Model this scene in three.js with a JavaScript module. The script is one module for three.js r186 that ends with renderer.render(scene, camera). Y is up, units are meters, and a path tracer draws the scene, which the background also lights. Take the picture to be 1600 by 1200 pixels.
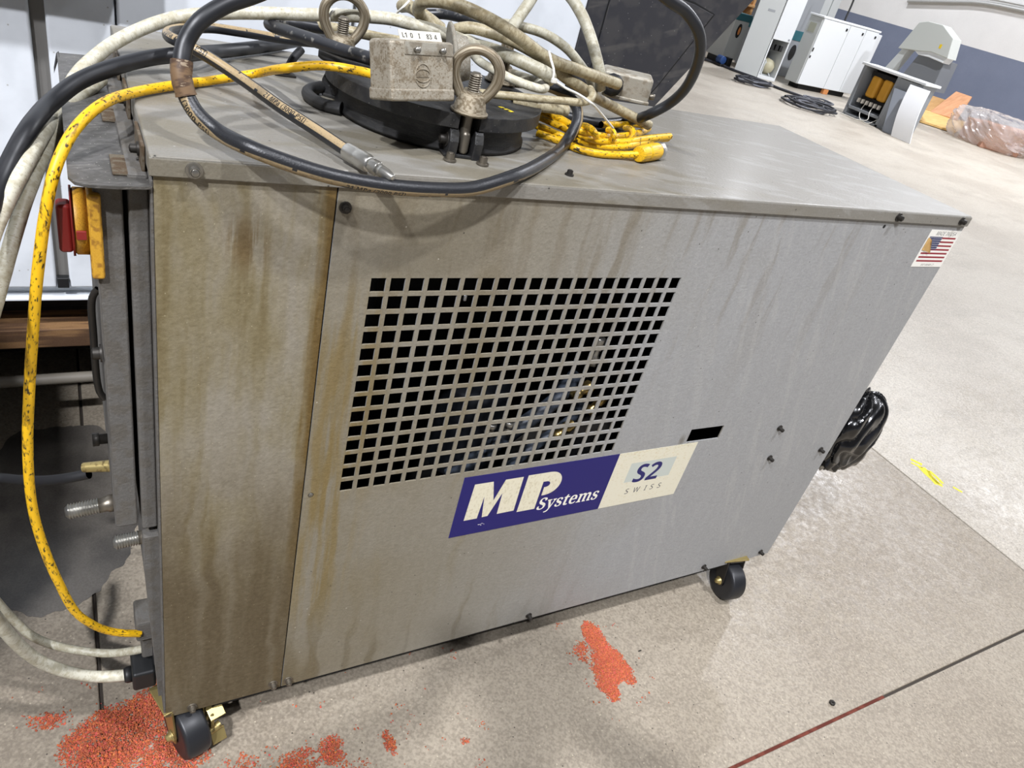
import * as THREE from 'three';
import { RoundedBoxGeometry } from 'three/addons/geometries/RoundedBoxGeometry.js';
import { ConvexGeometry } from 'three/addons/geometries/ConvexGeometry.js';
import { MarchingCubes } from 'three/addons/objects/MarchingCubes.js';
import { RectAreaLightUniformsLib } from 'three/addons/lights/RectAreaLightUniformsLib.js';
import { mergeGeometries, mergeVertices, toCreasedNormals } from 'three/addons/utils/BufferGeometryUtils.js';

RectAreaLightUniformsLib.init();
const scene = new THREE.Scene();
scene.background = new THREE.Color(0x0a0a0a);
const renderer = new THREE.WebGLRenderer({ antialias: true });
renderer.toneMapping = THREE.LinearToneMapping;
renderer.toneMappingExposure = 0.228;
renderer.shadowMap.enabled = true;
renderer.shadowMap.type = THREE.PCFSoftShadowMap;

// camera: a phone held over the machine's front left corner, rolled and tilted down
const camera = new THREE.PerspectiveCamera(55.39, 4 / 3, 0.05, 80);
camera.position.set(-0.069, 1.306, 0.758);
{
  const m = new THREE.Matrix4().makeBasis(new THREE.Vector3(0.86308, 0.23547, 0.44682), new THREE.Vector3(0.07335, 0.81686, -0.57215), new THREE.Vector3(-0.49971, 0.52658, 0.68775));
  camera.quaternion.setFromRotationMatrix(m);
}
scene.add(camera);

// high-bay lamps on the ceiling: x, z, strength
const LAMP_Y = 6.0;
const LAMPS = [
  [1.8, 2.0, 6600], [-3.0, 2.1, 8000], [5.8, 2.8, 2400], [-4.7, 3.5, 900], [-2.7, 3.6, 15500],
  [9.5, -4.5, 13500], [13.0, -3.0, 7600], [4.0, -8.0, 500], [12.5, -10.5, 6500], [10.5, 3.0, 3400],
];

// ---------------------------------------------------------------- helpers
let seed = 7;
const rnd = () => { seed = (seed * 1664525 + 1013904223) >>> 0; return seed / 4294967296; };
const rr = (a, b) => a + (b - a) * rnd();
const V = (x, y, z) => new THREE.Vector3(x, y, z);
const clamp = (v, a = 0, b = 1) => Math.min(b, Math.max(a, v));
const smooth = (a, b, x) => { const t = clamp((x - a) / (b - a)); return t * t * (3 - 2 * t); };
const lerp = (a, b, t) => a + (b - a) * t;
const hash = (x, y, s) => { let h = (x * 374761393 + y * 668265263 + s * 2147483647) | 0; h = Math.imul(h ^ (h >>> 13), 1274126177); h ^= h >>> 16; return (h >>> 0) / 4294967296; };
function noise(x, y, s = 0, px = 0, py = 0) {      // value noise, tiling when a period is given
  const xi = Math.floor(x), yi = Math.floor(y), fx = x - xi, fy = y - yi;
  const ux = fx * fx * (3 - 2 * fx), uy = fy * fy * (3 - 2 * fy);
  const wx = (i) => px ? ((i % px) + px) % px : i, wy = (i) => py ? ((i % py) + py) % py : i;
  const a = hash(wx(xi), wy(yi), s), b = hash(wx(xi + 1), wy(yi), s), c = hash(wx(xi), wy(yi + 1), s), d = hash(wx(xi + 1), wy(yi + 1), s);
  return a + (b - a) * ux + (c - a) * uy + (a - b - c + d) * ux * uy;
}
function fbm(x, y, s = 0, oct = 4, px = 0, py = 0) {
  let v = 0, a = 0.5, n = 0;
  for (let i = 0; i < oct; i++) { v += a * noise(x, y, s + i * 17, px, py); n += a; x *= 2; y *= 2; px *= 2; py *= 2; a *= 0.5; }
  return v / n;
}
function tex(w, h, fn, srgb = true) {              // fn(u, v, i, j) -> [r, g, b] 0..255, v up
  const d = new Uint8Array(w * h * 4);
  for (let j = 0; j < h; j++) for (let i = 0; i < w; i++) {
    const c = fn((i + 0.5) / w, (j + 0.5) / h, i, j), k = (j * w + i) * 4;
    d[k] = clamp(c[0], 0, 255); d[k + 1] = clamp(c[1], 0, 255); d[k + 2] = clamp(c[2], 0, 255); d[k + 3] = c.length > 3 ? c[3] : 255;
  }
  const t = new THREE.DataTexture(d, w, h, THREE.RGBAFormat);
  t.wrapS = t.wrapT = THREE.RepeatWrapping; t.magFilter = THREE.LinearFilter; t.minFilter = THREE.LinearMipmapLinearFilter; t.generateMipmaps = true;
  if (srgb) t.colorSpace = THREE.SRGBColorSpace;
  t.needsUpdate = true;
  return t;
}
function canvasTex(w, h, draw) {
  const c = document.createElement('canvas'); c.width = w; c.height = h;
  draw(c.getContext('2d'), w, h);
  const t = new THREE.CanvasTexture(c); t.colorSpace = THREE.SRGBColorSpace; t.wrapS = t.wrapT = THREE.RepeatWrapping; t.magFilter = THREE.LinearFilter;
  return t;
}
const rep = (t, x, y, ox = 0, oy = 0) => { const c = t.clone(); c.repeat.set(x, y); c.offset.set(ox, oy); c.needsUpdate = true; return c; };
const mixc = (a, b, t) => [lerp(a[0], b[0], t), lerp(a[1], b[1], t), lerp(a[2], b[2], t)];
const mat = (o) => new THREE.MeshStandardMaterial(o);
const pmat = (o) => new THREE.MeshPhysicalMaterial(o);

const used = {};
function numbered(n) { used[n] = (used[n] ?? -1) + 1; return used[n] ? `${n}_${String(used[n]).padStart(3, '0')}` : n; }
function tag(o, label, category, group, kind) {
  o.userData.label = label;
  if (category) o.userData.category = category;
  if (group) o.userData.group = group;
  if (kind) o.userData.kind = kind;
  return o;
}
function thing(name, label, category, pos = [0, 0, 0], ry = 0, group) {
  const o = new THREE.Group(); o.name = numbered(name); o.position.set(...pos); o.rotation.y = ry;
  scene.add(o);
  return tag(o, label, category, group);
}
function mesh(name, geo, m, parent = scene) {
  const o = new THREE.Mesh(geo, m);
  o.name = parent === scene ? numbered(name) : name;
  o.castShadow = o.receiveShadow = true;
  parent.add(o);
  return o;
}
function grp(name, parent, pos = [0, 0, 0]) { const o = new THREE.Group(); o.name = name; o.position.set(...pos); parent.add(o); return o; }
const struct = (name, geo, m, label) => { const o = mesh(name, geo, m); o.userData.kind = 'structure'; if (label) o.userData.label = label; return o; };
function join(list) { return mergeGeometries(list.map((g) => { let q = g.index ? g.toNonIndexed() : g; for (const k of Object.keys(q.attributes)) if (!['position', 'normal', 'uv'].includes(k)) q.deleteAttribute(k); return q; })); }
function planarUV(g) {                              // uv in metres, from the side each face looks to
  if (g.index) g = g.toNonIndexed();
  const p = g.attributes.position, n = g.attributes.normal, uv = new Float32Array(p.count * 2);
  for (let i = 0; i < p.count; i++) {
    const ax = Math.abs(n.getX(i)), ay = Math.abs(n.getY(i)), az = Math.abs(n.getZ(i));
    let u, v;
    if (ay >= ax && ay >= az) { u = p.getX(i); v = -p.getZ(i); } else if (ax >= az) { u = p.getZ(i); v = p.getY(i); } else { u = p.getX(i); v = p.getY(i); }
    uv[i * 2] = u; uv[i * 2 + 1] = v;
  }
  g.setAttribute('uv', new THREE.BufferAttribute(uv, 2));
  return g;
}
function rbox(w, h, d, r = 0.003, x = 0, y = 0, z = 0, seg = 2) {   // centre at x, y, z
  const g = new RoundedBoxGeometry(w, h, d, seg, Math.min(r, w / 2.01, h / 2.01, d / 2.01));
  g.translate(x, y, z);
  return planarUV(g);
}
const span = (x0, x1, y0, y1, z0, z1, r) => rbox(x1 - x0, y1 - y0, z1 - z0, r, (x0 + x1) / 2, (y0 + y1) / 2, (z0 + z1) / 2);
function lathe(pts, seg = 32) { return new THREE.LatheGeometry(pts.map((p) => new THREE.Vector2(p[0], p[1])), seg); }
function aim(g, from, to) {                         // a geometry along +y put from one point towards another
  const d = V(...to).sub(V(...from)).normalize();
  g.applyQuaternion(new THREE.Quaternion().setFromUnitVectors(V(0, 1, 0), d));
  g.translate(...from);
  return g;
}
function rod(from, to, r0, r1 = r0, seg = 20) {
  const L = V(...from).distanceTo(V(...to));
  const g = new THREE.CylinderGeometry(r1, r0, L, seg, 1); g.translate(0, L / 2, 0);
  return aim(g, from, to);
}
// a tube swept along points; u runs in metres along it, v round it with v = 0.5 on the side that faces ref
function sweep(points, radius, { ref = [0, 1, 0], n = 12, seg = 0, caps = true, wob = 0, closed = false } = {}) {
  const curve = new THREE.CatmullRomCurve3(points.map((p) => V(...p)), closed, 'centripetal');
  const L = curve.getLength(); seg = seg || Math.max(8, Math.ceil(L / 0.006));
  const R = V(...ref).normalize(), pos = [], nor = [], uv = [], idx = [];
  let last = null;
  for (let i = 0; i <= seg; i++) {
    const t = i / seg, c = curve.getPointAt(t), T = curve.getTangentAt(t);
    let N = R.clone().addScaledVector(T, -R.dot(T));
    if (N.length() < 0.25 && last) N = last.clone().addScaledVector(T, -last.dot(T));
    N.normalize(); if (last) N.lerp(last.clone().addScaledVector(T, -last.dot(T)).normalize(), 0.6).normalize();
    last = N;
    const B = T.clone().cross(N);
    for (let k = 0; k <= n; k++) {
      const v = k / n, a = (v - 0.5) * Math.PI * 2;
      const d = N.clone().multiplyScalar(Math.cos(a)).addScaledVector(B, -Math.sin(a));
      const r = (typeof radius === 'function' ? radius(t) : radius) * (1 + wob * (noise(t * L * 60, k * 0.5, 5) - 0.5));
      pos.push(c.x + d.x * r, c.y + d.y * r, c.z + d.z * r); nor.push(d.x, d.y, d.z); uv.push(t * L, v);
    }
  }
  const w = n + 1;
  for (let i = 0; i < seg; i++) for (let k = 0; k < n; k++) { const a = i * w + k, b = a + w; idx.push(a, b, a + 1, b, b + 1, a + 1); }
  if (caps && !closed) for (const e of [0, 1]) {
    const c = curve.getPointAt(e), T = curve.getTangentAt(e).multiplyScalar(e ? 1 : -1), base = pos.length / 3, ring = e ? seg * w : 0;
    pos.push(c.x, c.y, c.z); nor.push(T.x, T.y, T.z); uv.push(e * L, 0.5);
    for (let k = 0; k <= n; k++) { const j = ring + k; pos.push(pos[j * 3], pos[j * 3 + 1], pos[j * 3 + 2]); nor.push(T.x, T.y, T.z); uv.push(e * L, k / n); }
    for (let k = 0; k < n; k++) e ? idx.push(base, base + 1 + k, base + 2 + k) : idx.push(base, base + 2 + k, base + 1 + k);
  }
  const g = new THREE.BufferGeometry();
  g.setAttribute('position', new THREE.Float32BufferAttribute(pos, 3)); g.setAttribute('normal', new THREE.Float32BufferAttribute(nor, 3)); g.setAttribute('uv', new THREE.Float32BufferAttribute(uv, 2));
  g.setIndex(idx); g.userData.length = L;
  return g;
}
function slab(pts, depth, bevel = 0, holes = []) {  // polygon in x, y extruded towards +z
  const s = new THREE.Shape(pts.map((p) => new THREE.Vector2(p[0], p[1])));
  for (const h of holes) s.holes.push(new THREE.Path(h.map((p) => new THREE.Vector2(p[0], p[1]))));
  return new THREE.ExtrudeGeometry(s, { depth, bevelEnabled: bevel > 0, bevelThickness: bevel, bevelSize: bevel, bevelSegments: 2, curveSegments: 16 });
}
function prism(floor, y0, y1, bevel = 0.004) {      // plan polygon in x, z raised from y0 to y1
  const g = slab(floor.map(([x, z]) => [x, -z]), y1 - y0 - 2 * bevel, bevel);
  g.rotateX(-Math.PI / 2); g.translate(0, y0 + bevel, 0);
  return planarUV(g);
}
function hexBolt(r, h, washer = true) {             // head along +y from y = 0
  const hex = new THREE.CylinderGeometry(r * 0.96, r, h, 6); hex.translate(0, h / 2 + (washer ? 0.002 : 0), 0);
  const dome = lathe([[0, 0], [r * 0.78, 0], [r * 0.6, h * 0.12], [0, h * 0.2]].map(([a, b]) => [a, b + h + (washer ? 0.002 : 0)]).reverse(), 12);
  const list = [hex.toNonIndexed(), dome.toNonIndexed()];
  if (washer) { const w = new THREE.CylinderGeometry(r * 1.45, r * 1.5, 0.002, 20); w.translate(0, 0.001, 0); list.push(w.toNonIndexed()); }
  return join(list);
}
function thread(r, pitch, turns, y0 = 0) {          // threaded stud along +y
  const pts = [[0, y0]]; const L = pitch * turns;
  for (let i = 0; i < turns; i++) { const y = y0 + i * pitch; pts.push([r * 0.82, y], [r, y + pitch * 0.3], [r, y + pitch * 0.55], [r * 0.82, y + pitch * 0.9]); }
  pts.push([r * 0.8, y0 + L], [r * 0.6, y0 + L + r * 0.25], [0, y0 + L + r * 0.25]);
  return lathe(pts, 20);
}

// ---------------------------------------------------------------- materials
const grain = tex(512, 512, (u, v, i, j) => { const n = 128 + 70 * (fbm(u * 64, v * 64, 3, 3, 64, 64) - 0.5) * 2 + 30 * (hash(i, j, 9) - 0.5); return [n, n, n]; }, false);
const hammered = rep(grain, 5, 5);                  // 0.2 m a tile where uv is in metres
const STAIN = [104, 88, 50], GRIME = [66, 58, 44];
function paint(w, h, W, H, fn) { return tex(w, h, (u, v, i, j) => fn(u * W, v * H, i, j)); }
// main side panel: grey hammered paint with oil runs in it, x and y in metres on the panel
const mainMap = paint(1536, 1024, 1.24, 0.92, (x, y, i, j) => {
  let c = [150, 150, 149];
  const streak = fbm(x * 46 + 1.4 * fbm(x * 26, y * 12, 19, 3), y * 3.2, 21, 4), fine = fbm(x * 160, y * 9, 33, 3), blot = fbm(x * 7, y * 6, 41, 5);
  const left = smooth(0.75, 0.05, x + (blot - 0.5) * 0.4);
  c = mixc(c, [124, 116, 98], clamp(left * 0.9 * (0.6 + blot)));
  const nearVent = smooth(0.09, 0.0, Math.abs(x - 0.035 + (0.55 - y) * 0.02)) * smooth(0.1, 0.3, y) * smooth(0.85, 0.7, y);
  c = mixc(c, [116, 96, 52], clamp(nearVent * smooth(0.36, 0.62, streak * 0.4 + fine * 0.4 + blot * 0.2) * 0.75));
  c = mixc(c, STAIN, clamp(left * smooth(0.5, 0.8, streak * 0.6 + blot * 0.4) * 0.4));
  const run = smooth(0.45, 0.92, y) * smooth(0.5, 0.68, streak * 0.75 + fine * 0.25);   // runs from the lid, some shade under it put into the colour
  c = mixc(c, [104, 95, 80], clamp(run * 0.5 * (0.2 + blot) * smooth(1.2, 0.6, x)));
  c = mixc(c, [170, 168, 163], smooth(0.63, 0.75, fbm(x * 60 + y * 20, y * 6 - x * 3, 77, 3)) * 0.25 * smooth(0.5, 0.8, x));
  const drip = smooth(0.28, 0.02, y) * smooth(0.55, 0.72, streak) * smooth(0.8, 0.1, x);
  c = mixc(c, GRIME, clamp(drip * 0.2));
  const slotRun = smooth(0.03, 0.0, Math.abs(x - 0.735)) * smooth(0.02, 0.0, Math.abs(y - 0.455)) * smooth(0.35, 0.6, fine);
  c = mixc(c, GRIME, slotRun * 0.7);
  if (hash(i >> 1, j >> 1, 5) > 0.9998) c = mixc(c, [196, 192, 180], 0.7);
  if (hash(i >> 1, j >> 1, 6) > 0.9998) c = mixc(c, [40, 36, 30], 0.8);
  const g = (hash(i, j, 1) - 0.5) * 11 + (fine - 0.5) * 4 + (fbm(x * 240, y * 240, 91, 2) - 0.5) * 10;
  return [c[0] + g, c[1] + g, c[2] + g];
});
const sideMap = paint(512, 1536, 0.182, 0.92, (x, y, i, j) => {
  let c = [138, 131, 116];
  const streak = fbm(x * 52 + 1.2 * fbm(x * 30, y * 14, 119, 3), y * 3.2, 121, 4), fine = fbm(x * 190, y * 12, 133, 3), blot = fbm(x * 12, y * 7, 141, 5);
  c = mixc(c, [121, 110, 80], clamp(smooth(0.38, 0.66, streak * 0.4 + blot * 0.6) * 0.85));
  c = mixc(c, [96, 82, 50], clamp(smooth(0.5, 0.75, streak * 0.55 + fine * 0.2 + blot * 0.25) * 0.65));
  const seam = smooth(0.02, 0.002, 0.182 - x - (fine - 0.5) * 0.012);
  c = mixc(c, [92, 70, 28], clamp(seam * smooth(0.3, 0.6, fbm(x * 20, y * 8, 160, 3)) * 0.9));
  const splash = smooth(0.035, 0.0, Math.hypot(x - 0.09, (y - 0.84) * 0.6) + (blot - 0.5) * 0.05);
  c = mixc(c, [92, 72, 40], splash * 0.75 * smooth(0.4, 0.6, fine));
  const low = smooth(0.6, 0.2, y + (blot - 0.5) * 0.35);
  c = mixc(c, [88, 76, 54], clamp(low * 0.9 * (0.5 + streak)));  // stain low down, with the person's shadow also put into the colour
  if (hash(i >> 1, j >> 1, 105) > 0.9995) c = mixc(c, [200, 190, 160], 0.7);
  const g = (hash(i, j, 101) - 0.5) * 13 + (fine - 0.5) * 6 + (fbm(x * 240, y * 240, 191, 2) - 0.5) * 16;
  return [c[0] + g, c[1] + g, c[2] + g];
});
const lidMap = paint(1536, 640, 1.44, 0.6, (x, y, i, j) => {
  let c = [136, 132, 123];
  const a = fbm(x * 9 + y * 6, y * 22 - x * 3, 201, 5), b = fbm(x * 40, y * 40, 221, 4), s = fbm(x * 14 - y * 9, y * 60 + x * 20, 231, 4);
  c = mixc(c, [122, 115, 98], smooth(0.4, 0.66, a) * 0.8 * smooth(1.1, 0.5, x + (b - 0.5) * 0.3));
  c = mixc(c, [168, 167, 163], smooth(0.52, 0.72, s) * 0.35);
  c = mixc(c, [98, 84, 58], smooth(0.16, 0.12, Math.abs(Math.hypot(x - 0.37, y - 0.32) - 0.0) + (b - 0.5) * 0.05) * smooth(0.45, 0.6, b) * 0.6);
  if (hash(i >> 1, j >> 1, 205) > 0.9994) c = mixc(c, [206, 204, 198], 0.6);
  if (hash(i >> 1, j >> 1, 206) > 0.9996) c = mixc(c, [40, 38, 34], 0.85);
  const g = (hash(i, j, 211) - 0.5) * 8;
  return [c[0] + g, c[1] + g, c[2] + g];
});
const dustyMap = tex(512, 512, (u, v, i, j) => {    // dusty grey paint of the end panels
  const n = fbm(u * 24, v * 24, 301, 4, 24, 24), s = fbm(u * 60, v * 6, 311, 3, 60, 6);
  let c = mixc([110, 107, 102], [104, 99, 91], smooth(0.4, 0.65, n));
  c = mixc(c, [118, 113, 105], smooth(0.5, 0.8, s) * 0.3);
  const g = (hash(i, j, 321) - 0.5) * 14;
  return [c[0] + g, c[1] + g, c[2] + g];
});
const plateMap = tex(512, 512, (u, v, i, j) => {    // scratched dark steel
  const s = fbm(u * 12 + v * 10, v * 70 - u * 30, 401, 4), n = fbm(u * 30, v * 30, 411, 4);
  let c = mixc([96, 94, 91], [82, 80, 76], smooth(0.35, 0.65, n));
  c = mixc(c, [142, 139, 132], smooth(0.6, 0.74, s) * 0.45);
  if (hash(i >> 1, j >> 1, 421) > 0.995) c = [190, 186, 176];
  const g = (hash(i, j, 431) - 0.5) * 12;
  return [c[0] + g, c[1] + g, c[2] + g];
});
const rustMap = tex(256, 256, (u, v, i, j) => { const n = fbm(u * 12, v * 12, 501, 5, 12, 12); const c = mixc([104, 95, 80], [84, 68, 50], smooth(0.4, 0.62, n)); const g = (hash(i, j, 511) - 0.5) * 20; return [c[0] + g, c[1] + g, c[2] + g]; });
const M = {};
M.main = mat({ color: 0xffffff, map: rep(mainMap, 1 / 1.24, 1 / 0.92, -0.183 / 1.24, -0.1 / 0.92), roughness: 0.5, metalness: 0.0, bumpMap: hammered, bumpScale: 0.0006 });
M.narrow = mat({ color: 0xfafafa, map: rep(sideMap, 1 / 0.182, 1 / 0.92, 0, -0.1 / 0.92), roughness: 0.55, bumpMap: hammered, bumpScale: 0.0006 });
M.lid = pmat({ clearcoat: 0.16, clearcoatRoughness: 0.2, color: 0xececec, map: rep(lidMap, 1 / 1.44, 1 / 0.6, 0.01, 0.08), roughness: 0.5, bumpMap: hammered, bumpScale: 0.0006 });
M.dusty = mat({ color: 0xd8d8d8, map: rep(dustyMap, 3, 3), roughness: 0.85, bumpMap: hammered, bumpScale: 0.0008 });
M.plate = mat({ map: rep(plateMap, 5, 5), roughness: 0.45, metalness: 0.35 });
M.rust = mat({ map: rep(rustMap, 12, 12), roughness: 0.7, metalness: 0.3, bumpMap: rep(grain, 12, 12), bumpScale: 0.0006 });
M.dark = mat({ color: 0x141312, roughness: 0.8 });
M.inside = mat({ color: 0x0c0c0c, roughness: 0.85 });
M.steel = mat({ color: 0x8d8a83, roughness: 0.35, metalness: 0.85 });
M.zinc = mat({ color: 0xb9b7b0, roughness: 0.32, metalness: 0.9 });
M.boltGrimy = mat({ color: 0x7d766a, roughness: 0.42, metalness: 0.8 });
M.boltDark = mat({ color: 0x3a3733, roughness: 0.5, metalness: 0.6 });
M.brass = mat({ color: 0xb39a62, roughness: 0.3, metalness: 0.9 });
M.gold = mat({ map: tex(128, 128, (u, v, i, j) => { const n = fbm(u * 10, v * 10, 551, 4, 10, 10); const c = mixc([176, 158, 104], [120, 104, 66], smooth(0.45, 0.7, n)); return c; }), roughness: 0.4, metalness: 0.75 });   // yellow passivated zinc
M.rubber = mat({ color: 0x1d1e21, roughness: 0.42 });
M.rubberMat = mat({ color: 0x1b1b1d, roughness: 0.6 });
M.plasticBlack = mat({ color: 0x18191a, roughness: 0.5 });
M.blackPaint = mat({ map: rep(tex(256, 256, (u, v, i, j) => { const n = fbm(u * 16, v * 16, 561, 4, 16, 16); let c = mixc([32, 32, 33], [45, 44, 42], smooth(0.4, 0.7, n)); if (hash(i, j, 571) > 0.997) c = [150, 148, 142]; return c; }), 6, 6), roughness: 0.5, bumpMap: rep(grain, 6, 6), bumpScale: 0.0005 });
M.yellowPlastic = mat({ map: rep(tex(128, 128, (u, v, i, j) => { const n = fbm(u * 20, v * 20, 581, 4, 20, 20); const c = mixc([196, 148, 44], [150, 106, 34], smooth(0.45, 0.7, n)); const g = (hash(i, j, 582) - 0.5) * 14; return [c[0] + g, c[1] + g, c[2] + g]; }), 10, 10), roughness: 0.5 });
M.redPlastic = mat({ color: 0x7d1f1a, roughness: 0.45 });
M.white = mat({ color: 0xe6e8ea, roughness: 0.45 });
M.tie = mat({ color: 0xdcd9cf, roughness: 0.45 });

// hoses
function hoseTex(base, stripe, text, at = 0.5, size = 0.2) {
  return canvasTex(2048, 128, (g, w, h) => {
    g.fillStyle = base; g.fillRect(0, 0, w, h);
    const y = h * at, s = h * size;
    g.fillStyle = stripe; g.fillRect(0, y - s / 2, w, s);
    for (let i = 0; i < 420; i++) { g.fillStyle = `rgba(${i % 3 ? '38,36,34' : '110,96,70'},${rr(0.05, 0.32)})`; g.fillRect(rr(0, w), y - s / 2 + rr(-1, s), rr(2, 20), rr(1, 3)); }
    for (let i = 0; i < 9; i++) { g.fillStyle = base; g.fillRect(rr(0, w), y - s / 2 + (i % 2 ? 0 : s * 0.7), rr(10, 60), s * 0.34); }
    g.fillStyle = '#1d1a17'; g.font = `bold ${Math.round(s * 1.06)}px sans-serif`; g.textBaseline = 'middle';
    g.save(); g.scale(1.9, 1); for (let x = 20; x < w / 1.9; x += w / 1.9 / 2.02) g.fillText(text, x, y + 1); g.restore();
    for (let i = 0; i < 300; i++) { g.fillStyle = `rgba(150,145,135,${rr(0.05, 0.25)})`; g.fillRect(rr(0, w), rr(0, h), rr(1, 10), rr(1, 2)); }
  });
}
const hoseA = hoseTex('#1f2023', '#93805f', '21 MPa (3000 PSI)', 0.5, 0.15);
const hoseB = hoseTex('#1f2023', '#a08b68', '21 MPa (3000 PSI)', 0.5, 0.2);
M.hoseA = mat({ map: rep(hoseA, 1 / 0.42, 1), roughness: 0.4, bumpMap: rep(grain, 12, 0.6), bumpScale: 0.0003 });
M.hoseB = mat({ map: rep(hoseB, 1 / 0.34, 1), roughness: 0.4 });
const scuff = tex(1024, 64, (u, v, i, j) => {
  const s = fbm(u * 60, v * 6, 601, 4), n = fbm(u * 200, v * 14, 611, 3);
  let c = [30, 31, 35];
  c = mixc(c, [140, 136, 126], smooth(0.58, 0.72, s) * smooth(0.35, 0.6, n) * 0.8 * smooth(0.3, 0.1, Math.abs(v - 0.5)));
  return c;
});
M.scuffed = mat({ map: rep(scuff, 2, 1), roughness: 0.38 });
const cableGrey = (base, dirt, s) => tex(1024, 64, (u, v, i, j) => {
  const n = fbm(u * 90, v * 8, s, 4, 90, 8), f = fbm(u * 400, v * 24, s + 9, 2);
  let c = mixc(base, dirt, smooth(0.38, 0.75, n) * 0.6);
  if (f > 0.7) c = mixc(c, dirt, 0.6);
  if (hash(i >> 1, j, s) > 0.997) c = mixc(c, [90, 82, 70], 0.6);
  return c;
});
M.greyCable = mat({ map: rep(cableGrey([172, 168, 150], [138, 130, 106], 701), 2, 1), roughness: 0.5 });
M.beigeCable = mat({ map: rep(cableGrey([166, 156, 128], [118, 104, 74], 741), 2.3, 1), roughness: 0.5 });
M.paleCable = mat({ map: rep(cableGrey([198, 194, 176], [162, 154, 130], 781), 2, 1), roughness: 0.5 });
M.yellowCable = mat({ map: rep(tex(2048, 64, (u, v, i, j) => {
  const n = fbm(u * 120, v * 8, 801, 4, 120, 8), f = fbm(u * 500, v * 20, 811, 3), d = smooth(0.9, 0.99, u);
  let c = [226, 176, 18];
  c = mixc(c, [96, 74, 28], smooth(0.52, 0.68, n * 0.5 + f * 0.5) * 0.7 * smooth(0.35, 0.6, fbm(u * 14, v * 2, 821, 3)));
  if (f > 0.72) c = mixc(c, [30, 26, 18], 0.8);
  return c;
}), 0.5, 1), roughness: 0.45 });

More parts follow.
